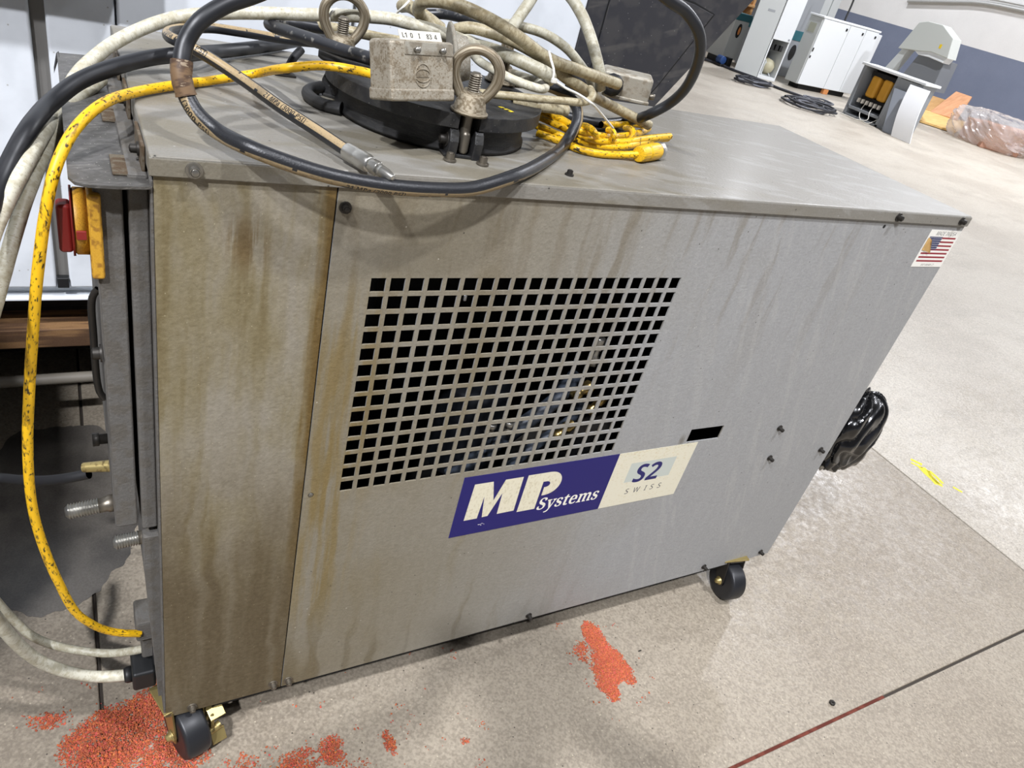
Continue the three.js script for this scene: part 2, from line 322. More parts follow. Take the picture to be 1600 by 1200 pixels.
// ---------------------------------------------------------------- the hall
const HALL = { x0: -9, x1: 15.3, z0: -17, z1: 9, h: 6.6 };
{
  const concrete = tex(2048, 2048, (u, v, i, j) => {        // 2.4 m tile
    const n = fbm(u * 5, v * 5, 901, 5, 5, 5), m = fbm(u * 22, v * 22, 911, 4, 22, 22), f = fbm(u * 640, v * 640, 921, 2, 640, 640);
    const sw = fbm(u * 9 + v * 2, v * 30, 931, 4, 0, 30);
    let c = mixc([182, 174, 160], [168, 159, 145], smooth(0.35, 0.7, n));
    c = mixc(c, [188, 180, 167], smooth(0.45, 0.85, m) * 0.2);
    c = mixc(c, [152, 144, 131], smooth(0.55, 0.78, sw) * 0.3);
    c = mixc(c, [132, 124, 112], smooth(0.5, 0.72, f) * 0.34);
    c = mixc(c, [208, 200, 184], smooth(0.46, 0.26, f) * 0.4);
    const h = hash(i >> 1, j >> 1, 941); if (h > 0.9975) c = [226, 218, 198]; else if (h < 0.0012) c = [70, 64, 58];
    const g = (hash(i, j, 951) - 0.5) * 16;
    return [c[0] + g, c[1] + g, c[2] + g];
  });
  const rough = tex(1024, 1024, (u, v) => { const n = fbm(u * 8, v * 8, 961, 5, 8, 8), f = fbm(u * 180, v * 180, 971, 2, 180, 180); const r = 255 * clamp(0.36 + 0.3 * (n - 0.5) + 0.3 * f); return [r, r, r]; }, false);
  const bump = tex(1024, 1024, (u, v, i, j) => { const n = 255 * (0.5 + 0.6 * (fbm(u * 260, v * 260, 981, 3, 260, 260) - 0.5)); return [n, n, n]; }, false);
  const slabM = mat({ map: rep(concrete, 1 / 2.4, 1 / 2.4), roughnessMap: rep(rough, 1 / 2.4, 1 / 2.4), roughness: 0.95, bumpMap: rep(bump, 1 / 1.2, 1 / 1.2), bumpScale: 0.0008 });
  const slabDark = slabM.clone(); slabDark.color.set(0xd6d1ca);
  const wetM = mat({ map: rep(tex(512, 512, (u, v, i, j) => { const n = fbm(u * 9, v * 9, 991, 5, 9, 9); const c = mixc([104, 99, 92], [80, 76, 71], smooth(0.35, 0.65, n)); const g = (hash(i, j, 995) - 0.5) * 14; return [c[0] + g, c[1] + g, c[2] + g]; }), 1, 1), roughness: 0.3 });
  const floor = new THREE.Group(); floor.name = 'floor'; floor.userData.kind = 'structure'; floor.userData.label = 'worn grey concrete slab floor with cut joints'; scene.add(floor);
  const xs = [HALL.x0, -5.0, -0.09, 2.418, HALL.x1], zs = [HALL.z0, 0.384, HALL.z1];
  for (let a = 0; a + 1 < xs.length; a++) for (let b = 0; b + 1 < zs.length; b++) {
    const g = span(xs[a] + 0.003, xs[a + 1] - 0.003, -0.2, 0, zs[b] + 0.003, zs[b + 1] - 0.003, 0.003);
    mesh('concrete_slab', g, xs[a] > 2 ? slabM : slabDark, floor);
  }
  const grout = mat({ color: 0x3a332c, roughness: 0.9 }), pink = mat({ map: rep(rustMap, 6, 6), color: 0xff8a78, roughness: 0.9 });
  for (const x of [-5.0, -0.09, 2.418]) mesh('joint_filler', span(x - 0.0031, x + 0.0031, -0.2, -0.005, HALL.z0, HALL.z1, 0.0005), grout, floor);
  mesh('joint_filler', span(HALL.x0, 0.9, -0.2, -0.005, 0.381, 0.387, 0.0005), grout, floor);
  mesh('joint_filler', span(0.9, 1.5, -0.2, -0.0012, 0.3805, 0.3875, 0.0005), pink, floor).userData.label = 'joint filler dyed pink by red powder';
  mesh('joint_filler', span(1.5, HALL.x1, -0.2, -0.005, 0.381, 0.387, 0.0005), grout, floor);
  // oil film behind the machine's left end: an irregular thin sheet
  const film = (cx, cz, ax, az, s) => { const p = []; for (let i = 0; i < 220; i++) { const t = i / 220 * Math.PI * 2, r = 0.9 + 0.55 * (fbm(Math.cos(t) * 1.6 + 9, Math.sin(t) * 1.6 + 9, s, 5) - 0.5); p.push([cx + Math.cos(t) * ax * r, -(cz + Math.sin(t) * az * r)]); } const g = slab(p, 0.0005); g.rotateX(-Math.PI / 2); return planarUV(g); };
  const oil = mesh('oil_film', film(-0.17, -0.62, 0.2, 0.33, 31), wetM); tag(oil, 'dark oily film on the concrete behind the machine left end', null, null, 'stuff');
  for (const [i, p] of [[0, [2.52, -0.27]], [1, [2.535, -0.19]], [2, [2.56, -0.205]], [3, [2.573, -0.105]]]) { }
}
{
  const white = mat({ map: rep(tex(256, 256, (u, v, i, j) => { const n = 232 + 8 * (fbm(u * 8, v * 8, 1001, 4, 8, 8) - 0.5) + (hash(i, j, 3) - 0.5) * 4; return [n, n - 1, n - 4]; }), 0.5, 0.5), roughness: 0.8 });
  const blue = mat({ map: rep(tex(256, 256, (u, v, i, j) => { const n = 10 * (fbm(u * 8, v * 8, 1011, 4, 8, 8) - 0.5) + (hash(i, j, 3) - 0.5) * 4; return [120 + n, 128 + n, 148 + n]; }), 0.5, 0.5), roughness: 0.6 });
  const { x0, x1, z0, z1, h } = HALL, t = 0.2, band = 1.27;
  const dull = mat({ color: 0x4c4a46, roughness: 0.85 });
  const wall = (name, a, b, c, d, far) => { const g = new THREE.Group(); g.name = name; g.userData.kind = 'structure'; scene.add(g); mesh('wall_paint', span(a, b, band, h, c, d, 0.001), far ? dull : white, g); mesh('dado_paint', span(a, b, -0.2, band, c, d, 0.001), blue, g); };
  wall('wall_right', x1, x1 + t, z0 - t, z1 + t);
  wall('wall_left', x0 - t, x0, z0 - t, z1 + t, 1);
  wall('wall_back', x0, x1, z0 - t, z0);
  wall('wall_front', x0, x1, z1, z1 + t, 1);
  struct('ceiling', span(x0 - t, x1 + t, h, h + t, z0 - t, z1 + t, 0.001), mat({ color: 0x34343a, roughness: 0.9 }));
  const pipe = mesh('conduit_pipe', join([sweep([[15.25, 1.74, -10.6], [15.25, 1.9, -9.7], [15.25, 2.005, -9.07], [15.25, 2.045, -8.2], [15.25, 2.05, -6]], 0.03), sweep([[15.25, 1.83, -10.6], [15.25, 1.98, -9.7], [15.25, 2.085, -9.07], [15.25, 2.125, -8.2], [15.25, 2.13, -6]], 0.018)]), mat({ color: 0xb9b9b6, roughness: 0.5, metalness: 0.3 }));
  tag(pipe, 'pale conduit pipes running along the white upper wall', 'pipe');
}
// ceiling lamps: glowing mesh and an area light of the same size
{
  const house = mat({ color: 0x3c3f42, roughness: 0.5, metalness: 0.4 }), glow = mat({ color: 0xffffff, emissive: 0xf6f8ff, emissiveIntensity: 6 });
  LAMPS.forEach(([x, z, power], i) => {
    const where = ['above the machine front', 'over the left floor', 'over the right floor front', 'second to the left', 'behind the left floor lamp', 'above the far white cabinet', 'near the blue and white wall', 'over the floor behind the lathe', 'above the far cabinets', 'by the right wall front'][i];
    const t = thing('high_bay_lamp', `square high bay lamp hung from the ceiling ${where}`, 'lamp', [x, LAMP_Y, z], 0, 'high bay lamps on the ceiling');
    mesh('housing', join([rbox(0.3, 0.09, 0.3, 0.02, 0, 0.05, 0), rbox(0.2, 0.12, 0.2, 0.02, 0, 0.15, 0), rod([0, 0.2, 0], [0, HALL.h - LAMP_Y, 0], 0.012)]), house, t);
    mesh('diffuser', rbox(0.24, 0.01, 0.24, 0.004, 0, 0.003, 0), glow, t);
    const l = new THREE.RectAreaLight(0xf6f8ff, power, 0.24, 0.24); l.position.set(x, LAMP_Y - 0.008, z); l.lookAt(x, 0, z); l.castShadow = true; scene.add(l);
  });
}

const RUN = {
  loop: [[0.531,1.086,-0.309],[0.559,1.098,-0.269],[0.578,1.102,-0.237],[0.59,1.098,-0.211],[0.595,1.088,-0.191],[0.591,1.073,-0.176],[0.569,1.047,-0.158],[0.474,1.046,-0.06],[0.387,1.047,0.013],[0.33,1.036,0.03],[0.277,1.036,0.042],[0.216,1.038,0.046],[0.161,1.043,0.042],[0.118,1.05,0.032],[0.084,1.057,0.018],[0.06,1.059,-0.018],[0.044,1.069,-0.031],[0.035,1.083,-0.042],[0.031,1.098,-0.047],[0.032,1.113,-0.053],[0.037,1.129,-0.062],[0.049,1.147,-0.067],[0.073,1.164,-0.077],[0.103,1.177,-0.087],[0.158,1.204,-0.104],[0.257,1.247,-0.123],[0.381,1.28,-0.131],[0.507,1.288,-0.133],[0.591,1.274,-0.119],[0.641,1.259,-0.114],[0.673,1.251,-0.115],[0.7,1.234,-0.111],[0.724,1.211,-0.119],[0.746,1.18,-0.138],[0.766,1.144,-0.168],[0.772,1.113,-0.199],[0.755,1.087,-0.22],[0.792,1.048,-0.321],[0.723,1.047,-0.291],[0.68,1.047,-0.294],[0.641,1.048,-0.31],[0.634,1.037,-0.371],[0.591,1.032,-0.399]],
  straight: [[0.196,1.05,-0.014],[0.175,1.054,-0.063],[0.145,1.061,-0.118],[0.115,1.069,-0.186],[0.085,1.08,-0.219],[0.062,1.087,-0.236],[0.05,1.089,-0.246],[0.046,1.085,-0.283],[0.055,1.08,-0.334],[0.077,1.077,-0.377],[0.118,1.074,-0.423],[0.158,1.071,-0.442],[0.208,1.067,-0.462],[0.243,1.067,-0.462],[0.283,1.067,-0.472]],
  ubend: [[0.265,1.117,-0.17],[0.24,1.113,-0.214],[0.214,1.11,-0.267],[0.195,1.106,-0.315],[0.185,1.102,-0.355],[0.186,1.1,-0.382],[0.202,1.102,-0.4],[0.231,1.103,-0.395],[0.277,1.104,-0.392],[0.324,1.107,-0.389]],
  big: [[-0.161,0.917,0.03],[-0.145,0.945,-0.02],[-0.129,0.969,-0.075],[-0.118,0.987,-0.1],[-0.103,1.007,-0.13],[-0.082,1.017,-0.193],[-0.053,1.034,-0.228],[-0.018,1.046,-0.256],[0.026,1.055,-0.289],[0.068,1.061,-0.306],[0.13,1.05,-0.404],[0.211,1.048,-0.492],[0.279,1.048,-0.568],[0.355,1.048,-0.644],[0.426,1.048,-0.722]],
  gray1: [[-0.169,0.882,0.06],[-0.149,0.92,0.01],[-0.132,0.948,-0.045],[-0.121,0.965,-0.07],[-0.102,0.989,-0.115],[-0.079,0.994,-0.231],[-0.064,1.01,-0.276],[-0.051,1.023,-0.306],[-0.031,1.038,-0.332],[-0.012,1.049,-0.356],[0.027,1.071,-0.373],[0.066,1.087,-0.386],[0.105,1.099,-0.382],[0.163,1.113,-0.365],[0.218,1.124,-0.348],[0.278,1.139,-0.315],[0.323,1.148,-0.289],[0.353,1.149,-0.269],[0.382,1.149,-0.248],[0.409,1.146,-0.24],[0.441,1.139,-0.241]],
  gray2: [[-0.171,0.797,0.04],[-0.152,0.845,0.0],[-0.139,0.878,-0.03],[-0.128,0.907,-0.055],[-0.111,0.945,-0.1],[-0.092,0.972,-0.16],[-0.071,0.993,-0.22],[-0.05,1.006,-0.27],[-0.027,1.017,-0.31]],
  yellow: [[-0.029,0.268,-0.05],[-0.054,0.285,-0.045],[-0.074,0.306,-0.04],[-0.093,0.342,-0.03],[-0.108,0.378,-0.025],[-0.123,0.453,-0.02],[-0.134,0.528,-0.02],[-0.138,0.594,-0.02],[-0.134,0.678,-0.02],[-0.124,0.766,-0.02],[-0.115,0.831,-0.02],[-0.105,0.898,-0.02],[-0.093,0.961,-0.025],[-0.083,0.998,-0.035],[-0.069,1.025,-0.055],[-0.055,1.039,-0.075],[-0.037,1.049,-0.099],[-0.002,1.044,-0.172],[0.046,1.044,-0.222],[0.096,1.044,-0.266],[0.151,1.053,-0.29],[0.163,1.092,-0.174],[0.201,1.1,-0.175],[0.235,1.104,-0.16],[0.257,1.106,-0.139],[0.267,1.104,-0.122]],
  white_low: [[-0.236,0.408,-0.12],[-0.22,0.361,-0.1],[-0.205,0.297,-0.1],[-0.191,0.247,-0.1],[-0.167,0.192,-0.1],[-0.136,0.166,-0.09],[-0.093,0.146,-0.08],[-0.058,0.147,-0.07],[-0.038,0.149,-0.065],[-0.025,0.143,-0.065]],
  gray_low: [[-0.226,0.328,-0.16],[-0.21,0.266,-0.16],[-0.194,0.22,-0.16],[-0.176,0.192,-0.15],[-0.148,0.17,-0.14],[-0.117,0.171,-0.12],[-0.073,0.171,-0.1],[-0.026,0.189,-0.08],[-0.017,0.199,-0.075]],
  c_main: [[0.426,1.132,-0.319],[0.387,1.147,-0.301],[0.358,1.165,-0.278],[0.349,1.182,-0.246],[0.363,1.19,-0.221],[0.379,1.192,-0.196],[0.405,1.188,-0.188],[0.43,1.182,-0.18],[0.463,1.171,-0.176],[0.503,1.156,-0.18],[0.533,1.148,-0.181],[0.574,1.142,-0.19],[0.626,1.134,-0.204],[0.674,1.127,-0.215]],
  c_second: [[0.404,1.127,-0.288],[0.408,1.148,-0.272],[0.423,1.16,-0.256],[0.449,1.162,-0.238],[0.475,1.16,-0.217],[0.507,1.152,-0.203],[0.528,1.145,-0.197],[0.557,1.13,-0.194],[0.588,1.12,-0.192],[0.676,1.093,-0.238],[0.743,1.076,-0.249],[0.79,1.064,-0.249]],
  c_third: [[0.438,1.139,-0.302],[0.442,1.14,-0.256],[0.454,1.144,-0.206],[0.477,1.142,-0.173],[0.498,1.138,-0.155],[0.511,1.134,-0.157],[0.526,1.123,-0.181],[0.526,1.111,-0.216],[0.514,1.106,-0.264]],
  c_fourth: [[0.429,1.133,-0.245],[0.431,1.127,-0.21],[0.443,1.124,-0.184],[0.458,1.121,-0.163],[0.476,1.119,-0.149],[0.495,1.118,-0.143],[0.511,1.118,-0.159],[0.517,1.117,-0.184]],
  c_fifth: [[0.499,1.164,-0.32],[0.521,1.168,-0.307],[0.572,1.166,-0.297],[0.612,1.153,-0.287],[0.64,1.136,-0.284],[0.662,1.12,-0.284],[0.683,1.101,-0.283]],
  c_arch: [[0.493,1.162,-0.264],[0.516,1.177,-0.289],[0.537,1.199,-0.304],[0.561,1.223,-0.32],[0.581,1.234,-0.314],[0.598,1.224,-0.294],[0.611,1.206,-0.27],[0.62,1.183,-0.246],[0.626,1.158,-0.223],[0.635,1.138,-0.215],[0.646,1.115,-0.218]],
  c_behind: [[0.258,1.107,-0.393],[0.279,1.111,-0.367],[0.306,1.113,-0.349],[0.333,1.115,-0.33],[0.368,1.117,-0.321]],
  c_stub: [[0.367,1.156,-0.366],[0.368,1.161,-0.34],[0.373,1.16,-0.321],[0.385,1.155,-0.309],[0.41,1.144,-0.311]],
  c_black: [[0.411,1.151,-0.374],[0.43,1.156,-0.364],[0.445,1.16,-0.341],[0.461,1.162,-0.317],[0.488,1.161,-0.296]],
  lever: [[0.391,1.098,-0.159],[0.401,1.101,-0.146],[0.416,1.105,-0.131],[0.438,1.109,-0.119],[0.472,1.112,-0.111],[0.507,1.116,-0.102],[0.534,1.118,-0.099],[0.55,1.121,-0.104],[0.561,1.126,-0.115],[0.571,1.129,-0.139]],
  c_low: [[0.469,1.09,-0.168],[0.505,1.092,-0.158],[0.54,1.091,-0.161],[0.558,1.09,-0.162]],
  y1: [[0.559,1.067,-0.246],[0.571,1.067,-0.231],[0.586,1.065,-0.206],[0.594,1.063,-0.17],[0.629,1.059,-0.167],[0.666,1.055,-0.183],[0.735,1.051,-0.223],[0.795,1.049,-0.266],[0.828,1.049,-0.296],[0.814,1.05,-0.303],[0.768,1.05,-0.288],[0.709,1.049,-0.273]],
  y2: [[0.562,1.058,-0.238],[0.57,1.058,-0.219],[0.583,1.057,-0.197],[0.598,1.055,-0.172],[0.627,1.053,-0.161],[0.676,1.053,-0.168],[0.748,1.055,-0.197],[0.819,1.057,-0.223]],
  y3: [[0.55,1.049,-0.22],[0.559,1.049,-0.202],[0.571,1.049,-0.177],[0.595,1.047,-0.172],[0.626,1.045,-0.164],[0.666,1.047,-0.16],[0.731,1.049,-0.188],[0.793,1.051,-0.218],[0.818,1.053,-0.225]],
  y4: [[0.543,1.043,-0.201],[0.556,1.043,-0.187],[0.571,1.043,-0.169],[0.583,1.043,-0.142],[0.611,1.043,-0.13],[0.654,1.044,-0.132],[0.687,1.049,-0.128],[0.702,1.05,-0.132]],
  y5: [[0.599,1.067,-0.18],[0.602,1.071,-0.163],[0.599,1.071,-0.139],[0.609,1.063,-0.143]],
  y6: [[0.65,1.067,-0.175],[0.651,1.069,-0.167],[0.649,1.065,-0.155],[0.651,1.057,-0.159]],
  y7: [[0.735,1.057,-0.241],[0.731,1.061,-0.218],[0.722,1.057,-0.199],[0.718,1.051,-0.197]],
  plug: [[0.681,1.05,-0.124],[0.767,1.05,-0.165]],
  tie_a: [[0.502,1.164,-0.158],[0.501,1.155,-0.145],[0.503,1.144,-0.135],[0.503,1.133,-0.133]],
  tie_b: [[0.502,1.134,-0.128],[0.524,1.127,-0.128],[0.529,1.127,-0.102],[0.532,1.125,-0.077],[0.595,1.1,-0.129],[0.64,1.077,-0.151]],
  tie_c: [[0.247,1.124,-0.305],[0.245,1.133,-0.306],[0.251,1.14,-0.315],[0.261,1.142,-0.33]],
  tie_d: [[0.36,1.17,-0.323],[0.348,1.162,-0.312],[0.344,1.152,-0.322]],
  pipe_dark: [[-0.223,0.4,-0.3],[-0.199,0.397,-0.3],[-0.172,0.415,-0.27],[-0.136,0.451,-0.22],[-0.102,0.477,-0.19],[-0.078,0.489,-0.18]],
};
// ---------------------------------------------------------------- the chiller cabinet (front panel in the plane z = 0, its lower left corner at x = 0)
const TOP = 1.037, BOT = 0.105, W = 1.4195, D = 0.53;
const chiller = thing('chiller_cabinet', 'large grimy grey metal machine cabinet on casters with a square-hole vent and blue label', 'machine');
{
  const c = chiller;
  // narrow left panel and the main panel with its vent and slot cut through
  mesh('narrow_panel', slab([[0, BOT], [0.1815, BOT], [0.1815, 1.026], [0, 1.026]], 0.0025), M.narrow, c).position.z = -0.0025;
  const holes = [], P = 0.0254, Q = 0.0193;
  for (let i = 0; i < 20; i++) for (let j = 0; j < 14; j++) { const x = 0.236 + i * P, y = 0.9045 - j * P; holes.push([[x, y], [x, y - Q], [x + Q, y - Q], [x + Q, y]]); }
  holes.push([[0.9195, 0.5795], [0.9195, 0.5475], [1.007, 0.5465], [1.007, 0.5785]]);
  const mp = mesh('vented_panel', slab([[0.1835, BOT], [W, BOT], [W, 1.026], [0.1835, 1.026]], 0.0025, 0, holes), M.main, c); mp.position.z = -0.0025;
  mp.userData.label = 'wide grey side panel with a grid of square holes and one slot';
  // lid: folded tray with rolled edges and a deep skirt
  {
    const r = 0.005, x0 = -0.004, x1 = W + 0.002, z0 = -D, z1 = 0.0042, sk = 0.0205;
    const g = [span(x0, x1, TOP - 0.008, TOP, z0, z1, r), span(x0, x1, TOP - sk, TOP - 0.002, z1 - 0.003, z1, 0.0014), span(x0, x1, TOP - sk, TOP - 0.002, z0, z0 + 0.003, 0.0014),
      span(x1 - 0.003, x1, TOP - sk, TOP - 0.002, z0, z1 - 0.003, 0.0014), span(x0, x0 + 0.003, TOP - sk, TOP - 0.002, z0, z1 - 0.004, 0.0014)];
    mesh('lid', join(g), M.lid, c);
  }
  // rest of the shell
  mesh('back_panel', span(0, W, BOT, 1.024, -D + 0.004, -D + 0.008, 0.001), M.dusty, c);
  mesh('right_panel', span(W - 0.003, W, BOT, 1.024, -D + 0.008, -0.003, 0.001), M.dusty, c);
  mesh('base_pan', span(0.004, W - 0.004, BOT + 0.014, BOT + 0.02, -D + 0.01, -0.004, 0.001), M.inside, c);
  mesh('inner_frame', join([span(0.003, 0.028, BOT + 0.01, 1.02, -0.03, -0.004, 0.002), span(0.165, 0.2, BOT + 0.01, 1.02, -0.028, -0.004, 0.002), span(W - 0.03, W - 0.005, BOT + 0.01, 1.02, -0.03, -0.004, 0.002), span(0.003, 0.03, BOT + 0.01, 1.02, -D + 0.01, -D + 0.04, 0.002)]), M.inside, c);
  mesh('shade_rail', join([span(0.075, W - 0.16, 0.086, BOT + 0.004, -0.034, -0.009, 0.001), span(0.01, W - 0.01, 0.086, BOT + 0.004, -D + 0.02, -D + 0.044, 0.001)]), M.inside, c);  // black rail added to stand in for the strip of shade under the panel
  // left end: two upright door sheets with a dark gap, and the lower side sheet
  mesh('end_door', join([span(-0.052, -0.026, 0.53, 1.0, -0.44, -0.02, 0.003)]), M.dusty, c).userData.label = 'dusty grey outer door of the left end';
  mesh('end_sheet', span(-0.0215, -0.003, 0.525, 1.01, -0.5, -0.015, 0.003), M.dusty, c);
  mesh('side_sheet', span(-0.003, 0.0, BOT, 1.01, -0.5, -0.001, 0.001), M.dusty, c);
  mesh('lower_side_post', slab([[-0.02, 0.51], [-0.003, 0.51], [-0.003, 0.15], [-0.008, 0.15], [-0.021, 0.46]], 0.018, 0.001).translate(0, 0, -0.032), M.dusty, c);
  mesh('door_handle', sweep([[-0.052, 0.86, -0.06], [-0.058, 0.85, -0.06], [-0.06, 0.8, -0.06], [-0.058, 0.72, -0.06], [-0.053, 0.71, -0.06]], 0.004), M.boltDark, c);
  mesh('latch_bolt', aim(hexBolt(0.007, 0.007), [-0.0535, 0.795, -0.03], [-1, 0.795, -0.03]), M.boltDark, c);
  // steel plate along the left edge, with its rusty angle brackets
  {
    const p = [[-0.002, -0.002], [-0.03, -0.006], [-0.055, -0.006], [-0.066, -0.001], [-0.071, 0.012], [-0.072, 0.3], [-0.0725, 0.455], [-0.003, 0.47]];
    const g = slab(p, 0.0025, 0.0006); g.rotateX(-Math.PI / 2); g.translate(0, 1.003, 0);
    mesh('edge_plate', planarUV(g), M.plate, c).userData.label = 'scratched dark steel plate along the left edge';
    const lip = slab([[-0.0735, 1.0035], [-0.071, 1.006], [-0.078, 0.985]], 0.03, 0.0004).translate(0, 0, -0.462);
    mesh('folded_lip', lip, M.dark, c);
    for (const [i, z] of [0, 1, 2].entries()) {
      const zc = [-0.045, -0.205, -0.36][i];
      const b = grp('angle_bracket', c, [0, 0, zc]);
      mesh('bracket', join([span(-0.034, -0.0045, 1.0062, 1.0092, -0.006 - 0.02, 0.026, 0.0012), span(-0.008, -0.0045, 1.0092, 1.036, -0.055, 0.02, 0.0012)]), M.rust, b);
      mesh('bolt', aim(hexBolt(0.0048, 0.006), [-0.008, 1.024, -0.005], [-1, 1.024, -0.005]), M.boltDark, b);
    }
  }
  // isolator switch
  {
    const s = grp('isolator_switch', c, [-0.0455, 0.942, -0.05]);
    mesh('yellow_plate', rbox(0.012, 0.092, 0.075, 0.003, -0.006, 0, 0), M.yellowPlastic, s);
    const ring = lathe([[0, 0], [0.034, 0], [0.034, 0.011], [0.032, 0.013], [0, 0.013]], 40); ring.rotateZ(Math.PI / 2); ring.translate(-0.012, 0.002, 0);
    mesh('yellow_ring', ring, M.yellowPlastic, s);
    const rim = lathe([[0, 0], [0.0355, 0], [0.0355, 0.0022], [0, 0.0022]], 40); rim.rotateZ(Math.PI / 2); rim.translate(-0.0245, 0.002, 0);
    mesh('red_rim', rim, M.redPlastic, s);
    mesh('red_knob', rbox(0.013, 0.052, 0.02, 0.004, -0.0325, -0.001, 0.006), M.redPlastic, s);
    mesh('red_window', rbox(0.009, 0.0095, 0.004, 0.0008, -0.0185, 0.002, 0.0338), M.redPlastic, s);
  }
  // bolts with their washers on the front
  const bolt = (x, y, z, r, m, h = 0.007) => mesh('bolt', aim(hexBolt(r, h), [x, y, z], [x, y, 1]), m, c);
  bolt(0.036, 1.0255, 0.0042, 0.0056, M.steel, 0.006);
  bolt(0.193, 0.993, 0, 0.0048, M.boltDark, 0.006);
  bolt(1.19, 1.0265, 0.0042, 0.0052, M.boltDark); bolt(1.39, 1.027, 0.0042, 0.0052, M.boltDark);
  for (const [x, y] of [[1.185, 0.549], [1.207, 0.463], [1.38, 0.46], [0.688, 0.1165], [1.184, 0.122], [1.383, 0.12]]) bolt(x, y, 0, 0.0048, M.boltDark, 0.009);
  for (const [x, y] of [[0.168, 0.12], [0.194, 0.119], [0.039, 0.117]]) bolt(x, y, 0, 0.0052, M.boltGrimy, 0.008);
  mesh('rivet', aim(lathe([[0, 0.0012], [0.0025, 0.001], [0.0042, 0], [0, 0]], 16), [0.194, 0.557, 0], [0.194, 0.557, 1]), M.steel, c);
  mesh('drain_hole', aim(lathe([[0, 0.0004], [0.003, 0.0004], [0.0036, 0], [0, 0]], 14), [1.171, 1.006, 0], [1.171, 1.006, 1]), M.dark, c);
  mesh('lid_screw', aim(hexBolt(0.0042, 0.005), [0.506, TOP, -0.04], [0.506, 2, -0.04]), M.boltDark, c);

  // labels
  const art = canvasTex(1536, 408, (g, w, h) => {
    g.fillStyle = '#16105f'; g.fillRect(0, 0, w, h);
    const bx = w * 0.621;
    g.fillStyle = '#d9d3bd'; g.fillRect(bx, 0, w - bx, h);
    for (let i = 0; i < 900; i++) { const y = Math.pow(rnd(), 2) * h; g.fillStyle = `rgba(${150 + rr(0, 40)},${128 + rr(0, 30)},${80},${rr(0.03, 0.16)})`; g.fillRect(rr(bx, w), y, rr(2, 16), rr(2, 8)); }
    g.fillStyle = '#dcd5bc';
    const b = 300, t = 56;
    const poly = (q) => { g.beginPath(); q.forEach(([x, y], i) => i ? g.lineTo(x, y) : g.moveTo(x, y)); g.closePath(); g.fill(); };
    poly([[62, b], [70, t], [176, t], [208, t + 132], [246, t], [352, t], [356, b - 8], [254, b - 6], [250, t + 92], [200, b - 4], [166, b - 2], [146, t + 96], [138, b]]);
    g.beginPath(); g.moveTo(378, b + 8); g.lineTo(380, t - 4); g.lineTo(520, t - 4); g.bezierCurveTo(640, t - 2, 640, t + 166, 506, t + 160); g.lineTo(506, t + 100); g.bezierCurveTo(548, t + 104, 548, t + 58, 506, t + 60); g.lineTo(490, t + 60); g.lineTo(490, b + 8); g.closePath(); g.fill();
    g.save(); g.fillStyle = '#e8e4d4'; g.transform(1, 0, -0.1, 1, 32, 0); g.font = 'bold 118px serif'; g.textBaseline = 'alphabetic'; g.fillText('Systems', 500, 322, 412); g.restore();
    g.fillStyle = '#bcc1b8'; g.fillRect(1072, 88, 340, 144);
    g.save(); g.fillStyle = '#1d1a5c'; g.transform(1, 0, -0.06, 1, 14, 0); g.font = 'bold 186px sans-serif'; g.fillText('S2', 1124, 242, 270); g.restore();
    g.fillStyle = '#35333f'; g.save(); g.transform(1, 0, -0.06, 1, 18, 0); g.font = '54px sans-serif'; ['S', 'W', 'I', 'S', 'S'].forEach((s, i) => g.fillText(s, 1112 + [0, 62, 146, 190, 248][i], 326)); g.restore();
    for (let i = 0; i < 700; i++) { g.fillStyle = `rgba(120,98,50,${rr(0.02, 0.12)})`; g.fillRect(rr(60, 600), rr(56, 300), rr(2, 12), rr(3, 20)); }
    for (let i = 0; i < 10; i++) { g.fillStyle = 'rgba(225,222,210,0.9)'; g.fillRect(150 + rr(0, 44), 340 + rr(0, 16), 5, 4); }
  });
  const flat = (w, h, t) => { const g = slab([[0, 0], [w, 0], [w, h], [0, h]], 0.0004); const uv = g.attributes.uv; for (let i = 0; i < uv.count; i++) uv.setXY(i, g.attributes.position.getX(i) / w, g.attributes.position.getY(i) / h); return g; };
  const lab = mesh('name_label', flat(0.511, 0.1375), mat({ map: art, roughness: 0.6 }), c); lab.position.set(0.4425, 0.407, 0.0002); lab.userData.label = 'blue and white maker label reading MP Systems S2 SWISS';
  const flagArt = canvasTex(512, 384, (g, w, h) => {
    g.fillStyle = '#e9e6dd'; g.fillRect(0, 0, w, h);
    g.fillStyle = '#4a4846'; g.font = 'italic 56px sans-serif'; g.textAlign = 'center'; g.fillText('MADE IN USA', w * 0.54, 54);
    g.font = 'italic 28px sans-serif'; g.fillText('EAST GRANBY, CT', w * 0.5, 372);
    for (let i = 0; i < 7; i++) { g.fillStyle = '#8e2430'; g.fillRect(34, 72 + i * 40, w - 64, 18); }
    g.fillStyle = '#2c3158'; g.fillRect(34, 68, 215, 134);
    g.fillStyle = '#e2e0da'; for (let a = 0; a < 11; a++) for (let b = 0; b < 6; b++) { g.beginPath(); g.arc(46 + a * 19.5, 80 + b * 22, 4.4, 0, 7); g.fill(); }
  });
  const fl = mesh('flag_sticker', flat(0.1, 0.077), mat({ map: flagArt, roughness: 0.5 }), c); fl.position.set(1.3185, 0.9285, 0.0002); fl.userData.label = 'white sticker with a flag and small lettering';
